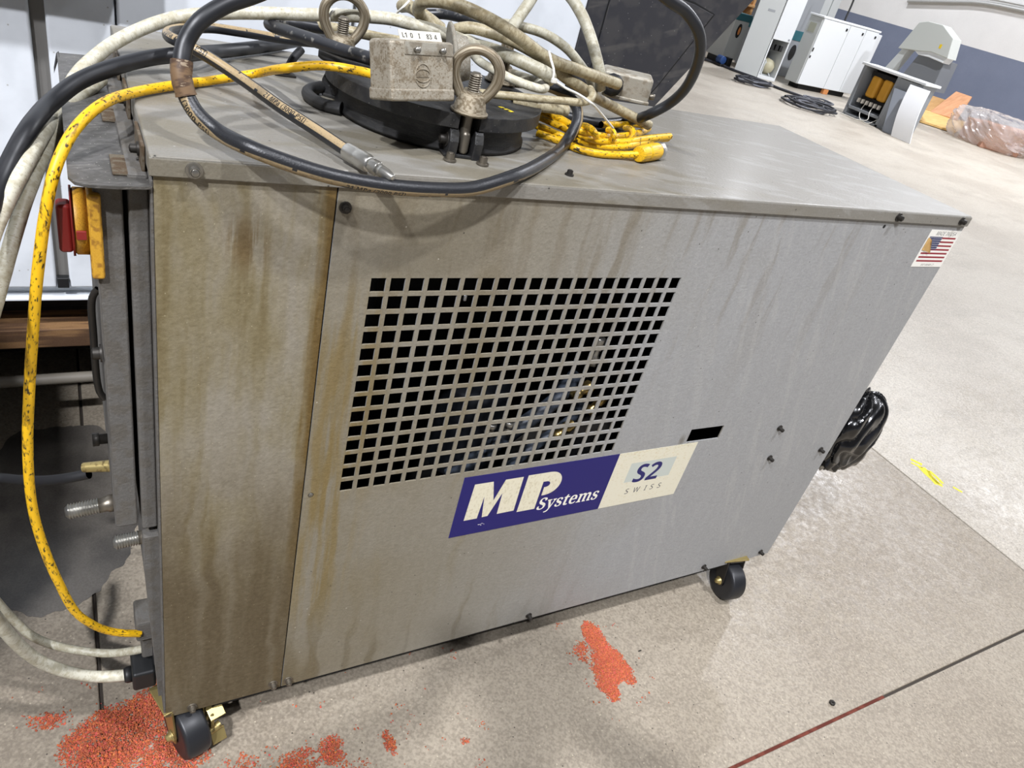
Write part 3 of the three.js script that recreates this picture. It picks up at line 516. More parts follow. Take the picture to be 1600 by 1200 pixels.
  const curl = new THREE.BufferGeometry(); { const p = [], ix = [], uvs = []; for (let i = 0; i <= 8; i++) { const a = i / 8, an = a * 2.4, r = 0.006; for (const s of [0, 1]) { p.push(-0.006 + s * 0.0 + Math.sin(an) * r + a * 0.018 * (1 - s), s * 0.026 - a * 0.004, (1 - Math.cos(an)) * r * 0.6 + 0.0006); uvs.push(a, s); } } for (let i = 0; i < 8; i++) ix.push(i * 2, i * 2 + 1, i * 2 + 2, i * 2 + 2, i * 2 + 1, i * 2 + 3); curl.setAttribute('position', new THREE.Float32BufferAttribute(p, 3)); curl.setAttribute('uv', new THREE.Float32BufferAttribute(uvs, 2)); curl.setIndex(ix); curl.computeVertexNormals(); }
  const cu = mesh('peeled_corner', curl, mat({ color: 0xcaa56a, roughness: 0.6, side: THREE.DoubleSide }), c); cu.position.set(1.3275, 0.964, 0.0006);

  // pipe nipples, plugs and cable sockets of the left end
  const nipple = (from, to, r) => { const L = V(...from).distanceTo(V(...to)); const n = grp('pipe_nipple', c); mesh('threaded_end', aim(thread(r, 0.0034, Math.round(L * 0.62 / 0.0034), L * 0.38), from, to), M.zinc, n); mesh('coupling', aim(lathe([[0, 0], [r * 1.12, 0], [r * 1.12, L * 0.2], [r * 0.95, L * 0.24], [r * 0.95, L * 0.4], [0, L * 0.4]], 8), from, to), M.boltGrimy, n); };
  nipple([-0.046, 0.529, -0.07], [-0.104, 0.523, -0.07], 0.0105);
  nipple([-0.004, 0.456, -0.07], [-0.053, 0.452, -0.07], 0.0105);
  mesh('washer_ring', aim(lathe([[0.012, 0], [0.026, 0], [0.027, 0.003], [0.026, 0.006], [0.012, 0.006]], 32), [-0.003, 0.435, -0.07], [-1, 0.435, -0.07]), M.steel, c);
  mesh('hose_fitting', aim(lathe([[0, 0], [0.007, 0], [0.007, 0.012], [0.009, 0.012], [0.009, 0.02], [0, 0.02]], 8), [-0.05, 0.6, -0.12], [-1, 0.6, -0.12]), M.boltDark, c);
  mesh('hose_fitting', rod([-0.045, 0.525, -0.15], [-0.084, 0.515, -0.165], 0.009, 0.007), M.gold, c);
  const sock = grp('cable_socket', c); mesh('socket_body', join([rbox(0.03, 0.042, 0.05, 0.004, -0.019, 0.268, -0.075), rbox(0.03, 0.05, 0.05, 0.004, -0.012, 0.215, -0.085)]), M.dusty, sock);
  const sock2 = grp('cable_socket', c); mesh('socket_body', join([rbox(0.034, 0.042, 0.05, 0.005, -0.026, 0.158, -0.065), rbox(0.012, 0.038, 0.044, 0.003, -0.006, 0.2, -0.07), aim(lathe([[0, 0], [0.013, 0], [0.013, 0.01], [0.011, 0.014], [0, 0.014]], 14), [-0.04, 0.152, -0.065], [-1, 0.12, -0.065])]), M.plasticBlack, sock2);

  // casters
  const caster = (x, z, turn, brake) => {
    const k = grp('caster', c, [x, 0, z]); k.rotation.y = turn;
    const R = 0.05, wg = lathe([[0.014, -0.022], [0.038, -0.022], [0.0465, -0.02], [0.0492, -0.015], [R, 0], [0.0492, 0.015], [0.0465, 0.02], [0.038, 0.022], [0.014, 0.022]], 44); wg.rotateZ(Math.PI / 2); wg.translate(0, R, 0.024);
    mesh('wheel', wg, M.rubber, k);
    for (const s of [-1, 1]) mesh('axle', aim(lathe([[0, 0], [0.011, 0], [0.011, 0.003], [0.007, 0.005], [0.006, 0.011], [0, 0.012]], 12), [s * 0.0248, R, 0.024], [s, R, 0.024]), M.gold, k);
    const fork = [];
    for (const s of [-1, 1]) { const g = slab([[-0.024, 0.112], [0.024, 0.112], [-0.014, 0.04], [-0.024, 0.034], [-0.036, 0.042], [-0.037, 0.056]], 0.0022, 0.0004); g.rotateY(Math.PI / 2); g.translate(s * 0.0245 - 0.0011, 0, 0); fork.push(g); }
    mesh('fork', join([...fork, rbox(0.04, 0.003, 0.05, 0.0012, 0, 0.1115, 0)]), brake ? M.gold : M.boltDark, k);  // forks without a brake coloured dark for the shade under the cabinet
    mesh('mounting_plate', rbox(0.075, 0.004, 0.06, 0.001, 0, 0.1155, -0.006), M.gold, k);
    if (brake) {
      const b = mesh('brake_pedal', join([rbox(0.012, 0.003, 0.046, 0.001, 0.033, 0.08, 0.012).rotateX(0), slab([[-0.012, 0], [0.012, 0], [0.012, 0.018], [-0.012, 0.018]], 0.003, 0.001).rotateX(-1.1).translate(0.04, 0.075, 0.05), slab([[-0.011, 0], [0.011, 0], [0.011, 0.022], [-0.011, 0.022]], 0.003, 0.001).rotateX(-0.6).translate(0.038, 0.024, 0.062), slab([[0, 0.082], [0.01, 0.082], [0.014, 0.06], [0.008, 0.03], [-0.004, 0.028], [-0.006, 0.055]], 0.004, 0.001).rotateY(Math.PI / 2 - 0.25).translate(0.03, 0, 0.045), rod([0.02, 0.045, 0.05], [0.045, 0.052, 0.05], 0.007)]), M.gold, k);
      b.userData.label = 'yellow plated brake pedal';
    }
  };
  caster(0.026, -0.03, 0.3, true); caster(1.3, -0.016, -0.15, false); caster(0.06, -0.45, 0.8, false); caster(1.32, -0.45, 0.3, false);

  // machinery seen through the vent
  const inner = grp('pump_unit', c);
  mesh('pump_body', aim(lathe([[0, 0], [0.07, 0], [0.075, 0.01], [0.075, 0.2], [0.06, 0.22], [0, 0.22]], 28), [0.62, 0.3, -0.3], [0.62, 1, -0.3]), mat({ color: 0x2a2d33, roughness: 0.5, metalness: 0.3 }), inner);
  mesh('motor', aim(lathe([[0, 0], [0.06, 0], [0.065, 0.02], [0.065, 0.24], [0.05, 0.26], [0, 0.26]], 28), [0.3, 0.6, -0.3], [0.3, 1, -0.3]), mat({ color: 0x1d1f22, roughness: 0.6 }), inner);
  const blueHose = mat({ color: 0x3c434d, roughness: 0.5 });
  for (const [i, pts] of [[[0.48, 0.45, -0.1], [0.56, 0.56, -0.075], [0.64, 0.62, -0.08], [0.7, 0.64, -0.12]], [[0.5, 0.42, -0.14], [0.58, 0.53, -0.1], [0.66, 0.59, -0.11], [0.72, 0.6, -0.16]], [[0.56, 0.42, -0.09], [0.61, 0.52, -0.07], [0.68, 0.56, -0.08], [0.74, 0.57, -0.12]]].entries()) mesh('hose', sweep(pts, 0.014 - i * 0.002), blueHose, inner);
  for (const [a, b, r] of [[[0.685, 0.7, -0.07], [0.685, 0.755, -0.07], 0.009], [[0.66, 0.64, -0.06], [0.7, 0.655, -0.07], 0.011], [[0.705, 0.6, -0.06], [0.73, 0.635, -0.06], 0.01], [[0.5, 0.585, -0.05], [0.5, 0.61, -0.05], 0.009], [[0.535, 0.585, -0.05], [0.535, 0.61, -0.05], 0.009], [[0.64, 0.56, -0.05], [0.68, 0.58, -0.06], 0.01]]) {
    const L = V(...a).distanceTo(V(...b));
    mesh('pipe_fitting', aim(lathe([[0, 0], [r, 0], [r, L * 0.3], [r * 0.7, L * 0.34], [r * 0.7, L * 0.55], [r * 1.1, L * 0.6], [r * 1.1, L * 0.95], [r * 0.8, L], [0, L]], 6), a, b), i_mod(r) ? M.brass : M.zinc, inner);
  }
  mesh('white_tag', rbox(0.004, 0.008, 0.003, 0.0008, 0.376, 0.868, -0.012), M.white, inner);
  function i_mod(r) { return r > 0.0095; }
}

// ---------------------------------------------------------------- filter housing bolted to the lid
const eyeMap = tex(256, 256, (u, v, i, j) => { const n = fbm(u * 12, v * 12, 521, 5, 12, 12); const c = mixc([158, 148, 128], [116, 103, 82], smooth(0.4, 0.65, n)); const g = (hash(i, j, 522) - 0.5) * 14; return [c[0] + g, c[1] + g, c[2] + g]; });
const housing = thing('filter_housing', 'round black filter housing with eye nuts clamping its cover on the machine lid', 'filter', [0.375, TOP, -0.216]);
{
  const c = housing, A0 = 95.9 * Math.PI / 180;
  mesh('body', lathe([[0, 0.0006], [0.133, 0.0006], [0.133, 0.006], [0.129, 0.01], [0.129, 0.034], [0.132, 0.036], [0, 0.036]], 80), M.blackPaint, c);
  const slots = [0, 1, 2].map((k) => A0 + k * Math.PI * 2 / 3);
  {                                                  // cover disc with three open notches for the swing bolts
    const pts = [], R = 0.1475, N = 160;
    for (let i = 0; i < N; i++) {
      const a = i / N * Math.PI * 2, near = slots.find((s) => Math.abs(Math.atan2(Math.sin(a - s), Math.cos(a - s))) < 0.085);
      if (near === undefined) pts.push([R * Math.cos(a), -R * Math.sin(a)]);
      else { const d = Math.atan2(Math.sin(a - near), Math.cos(a - near)), rad = R - 0.026; pts.push([rad * Math.cos(near) - d * R * Math.sin(near), -(rad * Math.sin(near) + d * R * Math.cos(near))]); }
    }
    const g = slab(pts, 0.0165, 0.0008); g.rotateX(-Math.PI / 2); g.translate(0, 0.0365, 0);
    mesh('cover_disc', planarUV(g), M.blackPaint, c);
  }
  mesh('cover_boss', lathe([[0, 0.0535], [0.046, 0.0535], [0.046, 0.06], [0.043, 0.0625], [0.03, 0.0625], [0, 0.0625]], 48).translate(-0.105, 0, -0.045), M.blackPaint, c);
  const eye = () => {                                // eye nut: cone foot, tear-shaped ring, stud through it
    const n = new THREE.Group(); n.name = 'eye_nut';
    const foot = lathe([[0, 0], [0.0235, 0], [0.0235, 0.003], [0.0205, 0.005], [0.0165, 0.022], [0.012, 0.026], [0, 0.026]], 28);
    const ring = sweep([[0, 0.02, 0], [-0.0105, 0.019, 0], [-0.0195, 0.03, 0], [-0.0265, 0.047, 0], [-0.0255, 0.064, 0], [-0.015, 0.077, 0], [0, 0.0815, 0], [0.015, 0.077, 0], [0.0255, 0.064, 0], [0.0265, 0.047, 0], [0.0195, 0.03, 0], [0.0105, 0.019, 0]], 0.0068, { n: 16, closed: true, ref: [0, 0, 1], seg: 90 });
    ring.scale(1, 0.9, 1); mesh('eye', join([foot, ring]), mat({ map: rep(eyeMap, 3, 3), roughness: 0.4, metalness: 0.55, bumpMap: rep(grain, 8, 2), bumpScale: 0.0004 }), n);
    mesh('stud', thread(0.0078, 0.0026, 10, 0.02), M.boltGrimy, n);
    return n;
  };
  const lug = (k) => {
    const g = new THREE.Group(); g.name = 'swing_bolt';
    const ear = [];
    for (const s of [-1, 1]) { const e = slab([[-0.008, 0], [0.022, 0], [0.024, 0.02], [0.02, 0.03], [0.012, 0.036], [0.002, 0.034], [-0.006, 0.026]], 0.0095, 0.0012); e.rotateY(-Math.PI / 2); e.translate(s * 0.0165 + 0.0048, 0.001, 0.128); ear.push(e); }
    mesh('lug', join([...ear, rbox(0.052, 0.004, 0.03, 0.001, 0, 0.0025, 0.134)]), M.blackPaint, g);
    mesh('shank', join([rod([0, 0.018, 0.1385], [0, 0.07, 0.1385], 0.0068), rbox(0.012, 0.03, 0.022, 0.006, 0, 0.019, 0.1385)]), M.boltGrimy, g);
    mesh('pivot_bolt', aim(hexBolt(0.006, 0.008), [-0.0215, 0.019, 0.139], [-1, 0.019, 0.139]), M.boltDark, g);
    for (const s of [-1, 1]) mesh('anchor_bolt', aim(hexBolt(0.0055, 0.007), [s * 0.022, 0.0008, 0.163], [s * 0.022, 1, 0.163]), M.boltGrimy, g);
    return g;
  };
  slots.forEach((a, i) => {
    const l = lug(); l.rotation.y = Math.PI / 2 - a; c.add(l);
    const e = eye(); e.position.set(0.1385 * Math.cos(a), 0.0545, 0.1385 * Math.sin(a)); e.rotation.y = [-0.45, -0.12, 1.18][i]; c.add(e);
  });
  const hl = sweep([[-0.135, 0.01, 0.02], [-0.155, 0.008, 0.005], [-0.165, 0.008, -0.03], [-0.155, 0.008, -0.06], [-0.135, 0.01, -0.075]], 0.008, { n: 12 });
  mesh('side_loop', hl, M.blackPaint, c);
  const stripes = canvasTex(128, 64, (g, w, h) => { g.fillStyle = '#d8c018'; g.fillRect(0, 0, w, h); g.fillStyle = '#16150f'; g.fillRect(w * 0.3, 0, w * 0.14, h); g.fillRect(w * 0.6, h * 0.3, w * 0.2, h); });
  const sticker = slab([[-0.011, -0.0035], [0.011, -0.0035], [0.011, 0.0035], [-0.011, 0.0035]], 0.0004); { const uv = sticker.attributes.uv, p = sticker.attributes.position; for (let i = 0; i < uv.count; i++) uv.setXY(i, (p.getX(i) + 0.011) / 0.022, (p.getY(i) + 0.0035) / 0.007); }
  sticker.rotateX(-Math.PI / 2); sticker.rotateY(-1.15); sticker.translate(0.06, 0.0541, 0.096);
  mesh('warning_sticker', sticker, mat({ map: stripes, roughness: 0.5 }), c).userData.label = 'yellow and black warning sticker';
  const rp = canvasTex(256, 128, (g, w, h) => { g.fillStyle = '#4a4436'; g.fillRect(0, 0, w, h); g.strokeStyle = '#a39b84'; g.lineWidth = 6; g.strokeRect(6, 6, w - 12, h - 12); for (let i = 0; i < 5; i++) g.fillRect(0, 0, 0, 0), g.strokeRect(22, 22 + i * 19, rr(120, 200), 1); });
  const plate = slab([[-0.03, -0.014], [0.03, -0.014], [0.03, 0.014], [-0.03, 0.014]], 0.0006); { const uv = plate.attributes.uv, p = plate.attributes.position; for (let i = 0; i < uv.count; i++) uv.setXY(i, (p.getX(i) + 0.03) / 0.06, (p.getY(i) + 0.014) / 0.028); }
  plate.rotateX(-Math.PI / 2); plate.rotateY(-0.1); plate.translate(-0.085, 0.0541, 0.08);
  mesh('rating_plate', plate, mat({ map: rp, roughness: 0.5 }), c);
}

// ---------------------------------------------------------------- hoses, cables and connectors lying on the lid
{
  const h = thing('hydraulic_hose', 'black hydraulic hose with tan stripe making one big loop over the front lid edge', 'hose');
  mesh('hose', sweep(RUN.loop.slice(0, 20).reverse(), 0.0083, { ref: [-0.15, -0.55, 0.85], n: 16, wob: 0.03 }), M.hoseA, h);
  mesh('hose', sweep(RUN.loop.slice(18), 0.0083, { n: 16, wob: 0.03 }), M.rubber, h);
  const wrapPts = RUN.loop.slice(17, 20);
  const tape = sweep([[0.029, 1.081, -0.014], ...RUN.loop.slice(17, 20).map((p) => p), [RUN.loop[20][0], RUN.loop[20][1], RUN.loop[20][2]]].slice(1, 4), (t) => 0.0096 + 0.0012 * noise(t * 9, 3, 4) - 0.0006 * Math.abs(t - 0.5), { n: 18, ref: [0, 0, 1], wob: 0.1 });
  mesh('tape_wrap', tape, mat({ map: rep(tex(128, 128, (u, v, i, j) => { const n = fbm(u * 14, v * 6, 1201, 4, 14, 6); let c = mixc([112, 88, 62], [74, 54, 38], smooth(0.4, 0.65, n)); if (n > 0.68) c = mixc(c, [190, 176, 150], 0.6); return c; }), 20, 1), roughness: 0.55 }), h).userData.label = 'ragged brown tape wrap';
}
{
  const h = thing('hydraulic_hose', 'thinner black hose with pressure lettering ending in a crimped silver fitting', 'hose');
  const run = RUN.straight.slice().reverse();
  mesh('hose', sweep(run, 0.0069, { ref: [-0.45, 0.75, 0.55], n: 16 }), M.hoseB, h);
  const a = V(...RUN.straight[0]), d = a.clone().sub(V(...RUN.straight[1])).normalize(); d.y = -0.02; d.normalize();
  const at = (t) => { const p = a.clone().addScaledVector(d, t); return [p.x, p.y, p.z]; };
  mesh('crimp_ferrule', aim(lathe([[0, 0], [0.0086, 0], [0.0098, 0.002], [0.0098, 0.016], [0.0092, 0.018], [0.0098, 0.02], [0.0098, 0.034], [0.0088, 0.038], [0.0078, 0.041], [0, 0.041]], 28), at(-0.006), at(0.1)), M.zinc, h);
  mesh('hex_nut', aim(lathe([[0, 0], [0.0078, 0], [0.0082, 0.001], [0.0082, 0.011], [0.0074, 0.012], [0, 0.012]], 6), at(0.035), at(0.1)), M.zinc, h);
  mesh('tapered_end', aim(lathe([[0, 0], [0.0066, 0], [0.0066, 0.006], [0.006, 0.0065], [0.0058, 0.013], [0.0034, 0.022], [0.002, 0.0225], [0, 0.0225]], 24), at(0.047), at(0.1)), M.zinc, h);
}
tag(mesh('rubber_hose', sweep(RUN.big, 0.0093, { n: 16, wob: 0.03 }), M.rubber), 'thick plain black hose that hangs off the left end of the lid', 'hose');
tag(mesh('rubber_hose', sweep(RUN.ubend, 0.0083, { n: 16, ref: [0.2, 0.5, 1], wob: 0.03 }), M.scuffed), 'scuffed black hose bent back on itself in front of the rear eye nut', 'hose');
tag(mesh('control_cable', sweep(RUN.gray1, 0.0083, { n: 14, wob: 0.04 }), M.paleCable), 'pale grey cable arching from behind the square connector down past the left end', 'cable');
tag(mesh('control_cable', sweep(RUN.gray2, 0.0076, { n: 14, wob: 0.04 }), M.greyCable), 'dull grey cable hanging under the pale one at the left end', 'cable');
tag(mesh('power_cord', sweep(RUN.yellow, 0.0055, { n: 14, wob: 0.03 }), M.yellowCable), 'yellow cord hanging down the left end of the machine and crossing its lid', 'cord');
tag(mesh('floor_cable', sweep(RUN.white_low, 0.0092, { n: 14, wob: 0.03 }), M.paleCable), 'off-white cable curving into the lowest black socket by the red powder', 'cable');
tag(mesh('floor_cable', sweep(RUN.gray_low, 0.0066, { n: 14, wob: 0.03 }), M.greyCable), 'thin dusty grey cable just behind the off-white one at the lower left', 'cable');
tag(mesh('rubber_hose', sweep(RUN.pipe_dark, 0.0075, { n: 14 }), M.rubberMat), 'thin black hose running level into the brass fitting on the left end', 'hose');
{
  const b = thing('cable_bundle', 'tangle of beige and grey cables tied together behind the front eye nut', 'cables');
  const s = (k, r, m, o = {}) => mesh('cable_strand', sweep(RUN[k], r, { n: 14, wob: 0.04, ...o }), m, b);
  s('c_main', 0.0085, M.beigeCable); s('c_second', 0.008, M.beigeCable); s('c_third', 0.0092, M.greyCable); s('c_fourth', 0.006, M.paleCable);
  s('c_fifth', 0.0072, M.greyCable); s('c_arch', 0.0086, M.greyCable); s('c_behind', 0.007, M.beigeCable); s('c_stub', 0.0088, M.beigeCable); s('c_low', 0.0078, M.beigeCable);
  s('c_black', 0.0072, M.scuffed);
  for (const k of ['tie_a', 'tie_b', 'tie_c', 'tie_d']) mesh('cable_tie', sweep(RUN[k], 0.0017, { n: 8 }), M.tie, b);
  mesh('tie_head', rbox(0.008, 0.007, 0.006, 0.002, ...RUN.tie_b[0]), M.tie, b);
  // connector hood on the end of the thickest strand
  const hood = grp('connector_hood', b);
  const bas = new THREE.Matrix4().makeBasis(V(0.864, 0.039, 0.502), V(-0.065, 0.997, 0.035), V(-0.499, -0.063, 0.864)); bas.setPosition(0.7019, 1.0895, -0.2958); hood.applyMatrix4(bas);
  const cast = mat({ map: rep(tex(256, 256, (u, v, i, j) => { const n = fbm(u * 10, v * 10, 1251, 5, 10, 10); let c = mixc([164, 159, 146], [138, 129, 113], smooth(0.42, 0.68, n)); const g = (hash(i, j, 1252) - 0.5) * 12; return [c[0] + g, c[1] + g, c[2] + g]; }), 10, 10), roughness: 0.5, metalness: 0.35, bumpMap: rep(grain, 14, 14), bumpScale: 0.0004 });
  M.cast = cast;
  mesh('shell', join([rbox(0.085, 0.043, 0.042, 0.006, 0.0425, 0.0215, -0.021, 3), rbox(0.088, 0.006, 0.045, 0.002, 0.0425, 0.004, -0.021)]), cast, hood);
  mesh('gland_nut', aim(lathe([[0.006, 0], [0.0165, 0], [0.018, 0.004], [0.018, 0.012], [0.0155, 0.014], [0.0145, 0.022], [0.0105, 0.026], [0.006, 0.026]], 10), [0.02, 0.022, -0.001], [0.012, 0.028, 0.04]), M.rubberMat, hood);
  mesh('knurled_screw', aim(lathe([[0, 0], [0.003, 0], [0.003, 0.004], [0.005, 0.004], [0.005, 0.012], [0, 0.012]], 12), [0.084, 0.012, -0.02], [0.2, 0.012, -0.02]), M.boltGrimy, hood);
}
{
  const t = thing('connector_hood', 'square cast metal connector hood with embossed oval standing on the black filter cover', 'connector');
  const bas = new THREE.Matrix4().makeBasis(V(0.9426, 0.0116, -0.3337), V(-0.0956, 0.967, -0.2363), V(0.3199, 0.2546, 0.9126)); bas.setPosition(0.2416, 1.1056, -0.0306); t.applyMatrix4(bas);
  const dirty = mat({ map: rep(tex(512, 512, (u, v, i, j) => { const n = fbm(u * 14, v * 14, 1301, 5, 14, 14), m = fbm(u * 60, v * 60, 1311, 3, 60, 60); let c = mixc([166, 158, 142], [136, 124, 104], smooth(0.4, 0.68, n * 0.6 + m * 0.4)); if (m > 0.72) c = mixc(c, [108, 94, 74], 0.5); const g = (hash(i, j, 1312) - 0.5) * 14; return [c[0] + g, c[1] + g, c[2] + g]; }), 9, 9), roughness: 0.48, metalness: 0.35, bumpMap: rep(grain, 14, 14), bumpScale: 0.0005 });
  const w = 0.0945, h = 0.063, d = 0.04;
  mesh('shell', join([rbox(w, h, d, 0.005, w / 2, h / 2, -d / 2, 3), rbox(w + 0.001, 0.014, d + 0.0016, 0.003, w / 2, 0.007, -d / 2)]), dirty, t);
  mesh('cover_band', rbox(w - 0.022, 0.013, 0.0012, 0.0005, w / 2 + 0.008, h - 0.0085, 0.0003), M.cast, t);
  for (const x of [0.033, 0.071]) mesh('screw', aim(lathe([[0, 0], [0.0022, 0], [0.0022, 0.004], [0.0034, 0.004], [0.0034, 0.007], [0, 0.0072]], 12), [x, h - 0.01, 0.0005], [x, h - 0.0095, 1]), M.steel, t);
  const strip = canvasTex(512, 96, (g, W, H) => { g.fillStyle = '#c9c5b8'; g.fillRect(0, 0, W, H); g.fillStyle = '#2c2a26'; g.font = 'bold 64px sans-serif'; ['L1', '0', 'I', '83', '4'].forEach((s, i) => g.fillText(s, 30 + i * 98, 72)); });
  const sg = slab([[0, 0], [0.062, 0], [0.062, 0.011], [0, 0.011]], 0.0006); { const uv = sg.attributes.uv, p = sg.attributes.position; for (let i = 0; i < uv.count; i++) uv.setXY(i, p.getX(i) / 0.062, p.getY(i) / 0.011); }
  sg.rotateX(-0.35); sg.translate(0.016, h - 0.001, -0.004); mesh('marker_strip', sg, mat({ map: strip, roughness: 0.5 }), t).userData.label = 'white marker strip';
  // embossed oval with raised letters
  const oval = []; const ell = (rx, ry, n = 40) => { const a = []; for (let i = 0; i < n; i++) { const q = i / n * Math.PI * 2; a.push([0.045 + rx * Math.cos(q), 0.027 + ry * Math.sin(q)]); } return a; };
  const ringE = (rx, ry, k) => slab(ell(rx, ry), 0.0009, 0.0002, [ell(rx - k, ry - k).reverse()]);
  oval.push(ringE(0.0115, 0.0072, 0.0007)); oval.push(slab([[0.035, 0.0255], [0.055, 0.0255], [0.055, 0.0262], [0.035, 0.0262]], 0.0009)); oval.push(slab([[0.034, 0.0205], [0.0346, 0.0205], [0.0346, 0.035], [0.034, 0.035]], 0.0009)); oval.push(slab([[0.0555, 0.019], [0.0561, 0.019], [0.0561, 0.034], [0.0555, 0.034]], 0.0009));
  const bars = [[0, 0.7], [1, 1.5], [2.3, 0.7], [3.3, 1.6], [4.7, 0.8], [5.8, 1.5], [7.2, 0.7]]; for (const [x, k] of bars) { const X = 0.0368 + x * 0.0021; oval.push(slab([[X, 0.0268], [X + 0.0007 * k, 0.0268], [X + 0.0007 * k, 0.0302], [X, 0.0302]], 0.0009)); if (k > 1) oval.push(slab([[X, 0.0282], [X + 0.0016, 0.0282], [X + 0.0016, 0.0288], [X, 0.0288]], 0.0009)); }
  oval.push(ringE(0.0118, 0.0125, 0.0006));
  const og = join(oval); og.translate(0, 0, -0.0002); mesh('emblem', og, dirty, t);
  const fl = lathe([[0.006, 0], [0.04, 0], [0.0425, 0.001], [0.043, 0.0035], [0.041, 0.005], [0.037, 0.004], [0.029, 0.0045], [0.0265, 0.017], [0.0255, 0.022], [0.019, 0.023], [0.006, 0.023]], 44);
  { const ax = V(0.9, 0.22, 0.25).normalize(), lx = V(ax.dot(V(0.9426, 0.0116, -0.3337)), ax.dot(V(-0.0956, 0.967, -0.2363)), ax.dot(V(0.3199, 0.2546, 0.9126))), fo = V(0.3559, 1.1363, -0.1479).applyMatrix4(t.matrix.clone().invert()); mesh('side_flange', aim(fl, [fo.x, fo.y, fo.z], [fo.x + lx.x, fo.y + lx.y, fo.z + lx.z]), M.cast, t); }
  const inv = t.matrix.clone().invert();
  const lv = sweep(RUN.lever, 0.0052, { n: 14, wob: 0.05 }); lv.applyMatrix4(inv);
  mesh('locking_lever', lv, M.beigeCable, t);
}
{
  const b = thing('cord_coil', 'coil of grimy yellow cord with a round plug lying behind the black filter cover', 'cord');
  for (const k of ['y1', 'y2', 'y3', 'y4']) mesh('cord_strand', sweep(RUN[k], 0.0056, { n: 14, wob: 0.05 }), M.yellowCable, b);
  for (const k of ['y5', 'y6', 'y7']) mesh('cord_strand', sweep(RUN[k], 0.005, { n: 12, wob: 0.05 }), M.yellowCable, b);
  const p = RUN.plug, pl = grp('plug', b);
  mesh('plug_body', aim(lathe([[0, 0], [0.0105, 0], [0.012, 0.003], [0.0128, 0.02], [0.0118, 0.022], [0.0118, 0.025], [0.0132, 0.027], [0.0132, 0.06], [0.012, 0.064], [0, 0.064]], 28), p[0], p[1]), M.yellowCable, pl);
  const d = V(...p[1]).sub(V(...p[0])).normalize(), q = V(...p[0]).addScaledVector(d, 0.062);
  mesh('plug_ring', aim(lathe([[0.004, 0], [0.0135, 0], [0.0142, 0.002], [0.0142, 0.01], [0.013, 0.012], [0.011, 0.012], [0.01, 0.004], [0.004, 0.004]], 24), [q.x, q.y, q.z], p[1].map((v, i) => v + [d.x, d.y, d.z][i])), M.zinc, pl);
}
// rear swing lever beside the filter housing
{
  const s = thing('hose_clip', 'small black clip screwed to the lid behind the yellow cord', 'clip');
  mesh('strap', sweep([[0.206, 1.0425, -0.366], [0.213, 1.046, -0.373], [0.221, 1.058, -0.381], [0.235, 1.07, -0.393]], 0.006, { n: 10 }), M.rubberMat, s);
  mesh('foot', rbox(0.03, 0.003, 0.016, 0.001, 0.207, 1.0388, -0.366), M.boltDark, s);
  mesh('screw', aim(hexBolt(0.004, 0.004), [0.199, 1.0403, -0.364], [0.199, 2, -0.364]), M.boltDark, s);
}

// ---------------------------------------------------------------- white machine behind the chiller
{
  const t = thing('lathe_enclosure', 'big white sheet metal machine standing behind the grey cabinet', 'machine');
  const wm = mat({ map: rep(tex(256, 256, (u, v, i, j) => { const n = fbm(u * 8, v * 8, 1401, 4, 8, 8); let c = mixc([224, 228, 232], [214, 218, 222], smooth(0.4, 0.7, n)); if (hash(i, j, 1402) > 0.9992) c = [150, 146, 136]; return c; }), 2, 2), roughness: 0.5 });
  const greyM = mat({ color: 0x7c7a76, roughness: 0.5, metalness: 0.3 }), darkM = mat({ color: 0x1d1a17, roughness: 0.85 });
  const Z = -0.9, y0 = 0.404;
  const panel = (x0, x1, z = Z) => mesh('front_panel', span(x0, x1, y0, 2.0, z - 0.03, z, 0.006), wm, t);
  panel(-1.9, -0.112); panel(-0.088, 0.0235); panel(0.027, 0.469, Z + 0.004); panel(0.479, 1.036, Z + 0.004);
  mesh('door_track', span(-0.116, -0.084, 0.425, 2.0, Z - 0.022, Z - 0.014, 0.001), greyM, t);
  mesh('track_stop', span(-0.111, -0.089, 0.406, 0.43, Z - 0.014, Z + 0.004, 0.002), M.plasticBlack, t);
  mesh('seam_channel', span(0.466, 0.482, y0, 2.0, Z - 0.03, Z - 0.012, 0.001), greyM, t);
  mesh('sill', join([span(-1.9, -0.02, 0.374, 0.38, Z - 0.06, Z + 0.002, 0.002), span(-1.9, 1.035, 0.38, 0.404, Z - 0.06, Z - 0.03, 0.002)]), wm, t);
  mesh('body', span(-1.9, 1.034, 0.36, 2.0, -2.2, Z - 0.035, 0.01), wm, t);
  mesh('base', join([span(-1.85, 1.0, 0.3, 0.374, -2.1, -1.0, 0.005), span(-1.85, 1.0, 0.02, 0.3, -2.1, -1.25, 0.005)]), darkM, t);
  mesh('upper_cover', span(-1.9, 0.052, 1.065, 2.05, Z + 0.001, Z + 0.1, 0.008), wm, t);
  for (const x of [-1.6, 0.8]) mesh('levelling_foot', lathe([[0, 0], [0.06, 0], [0.06, 0.02], [0.02, 0.03], [0.02, 0.31], [0, 0.31]], 20).translate(x, 0, -1.15), darkM, t);
}
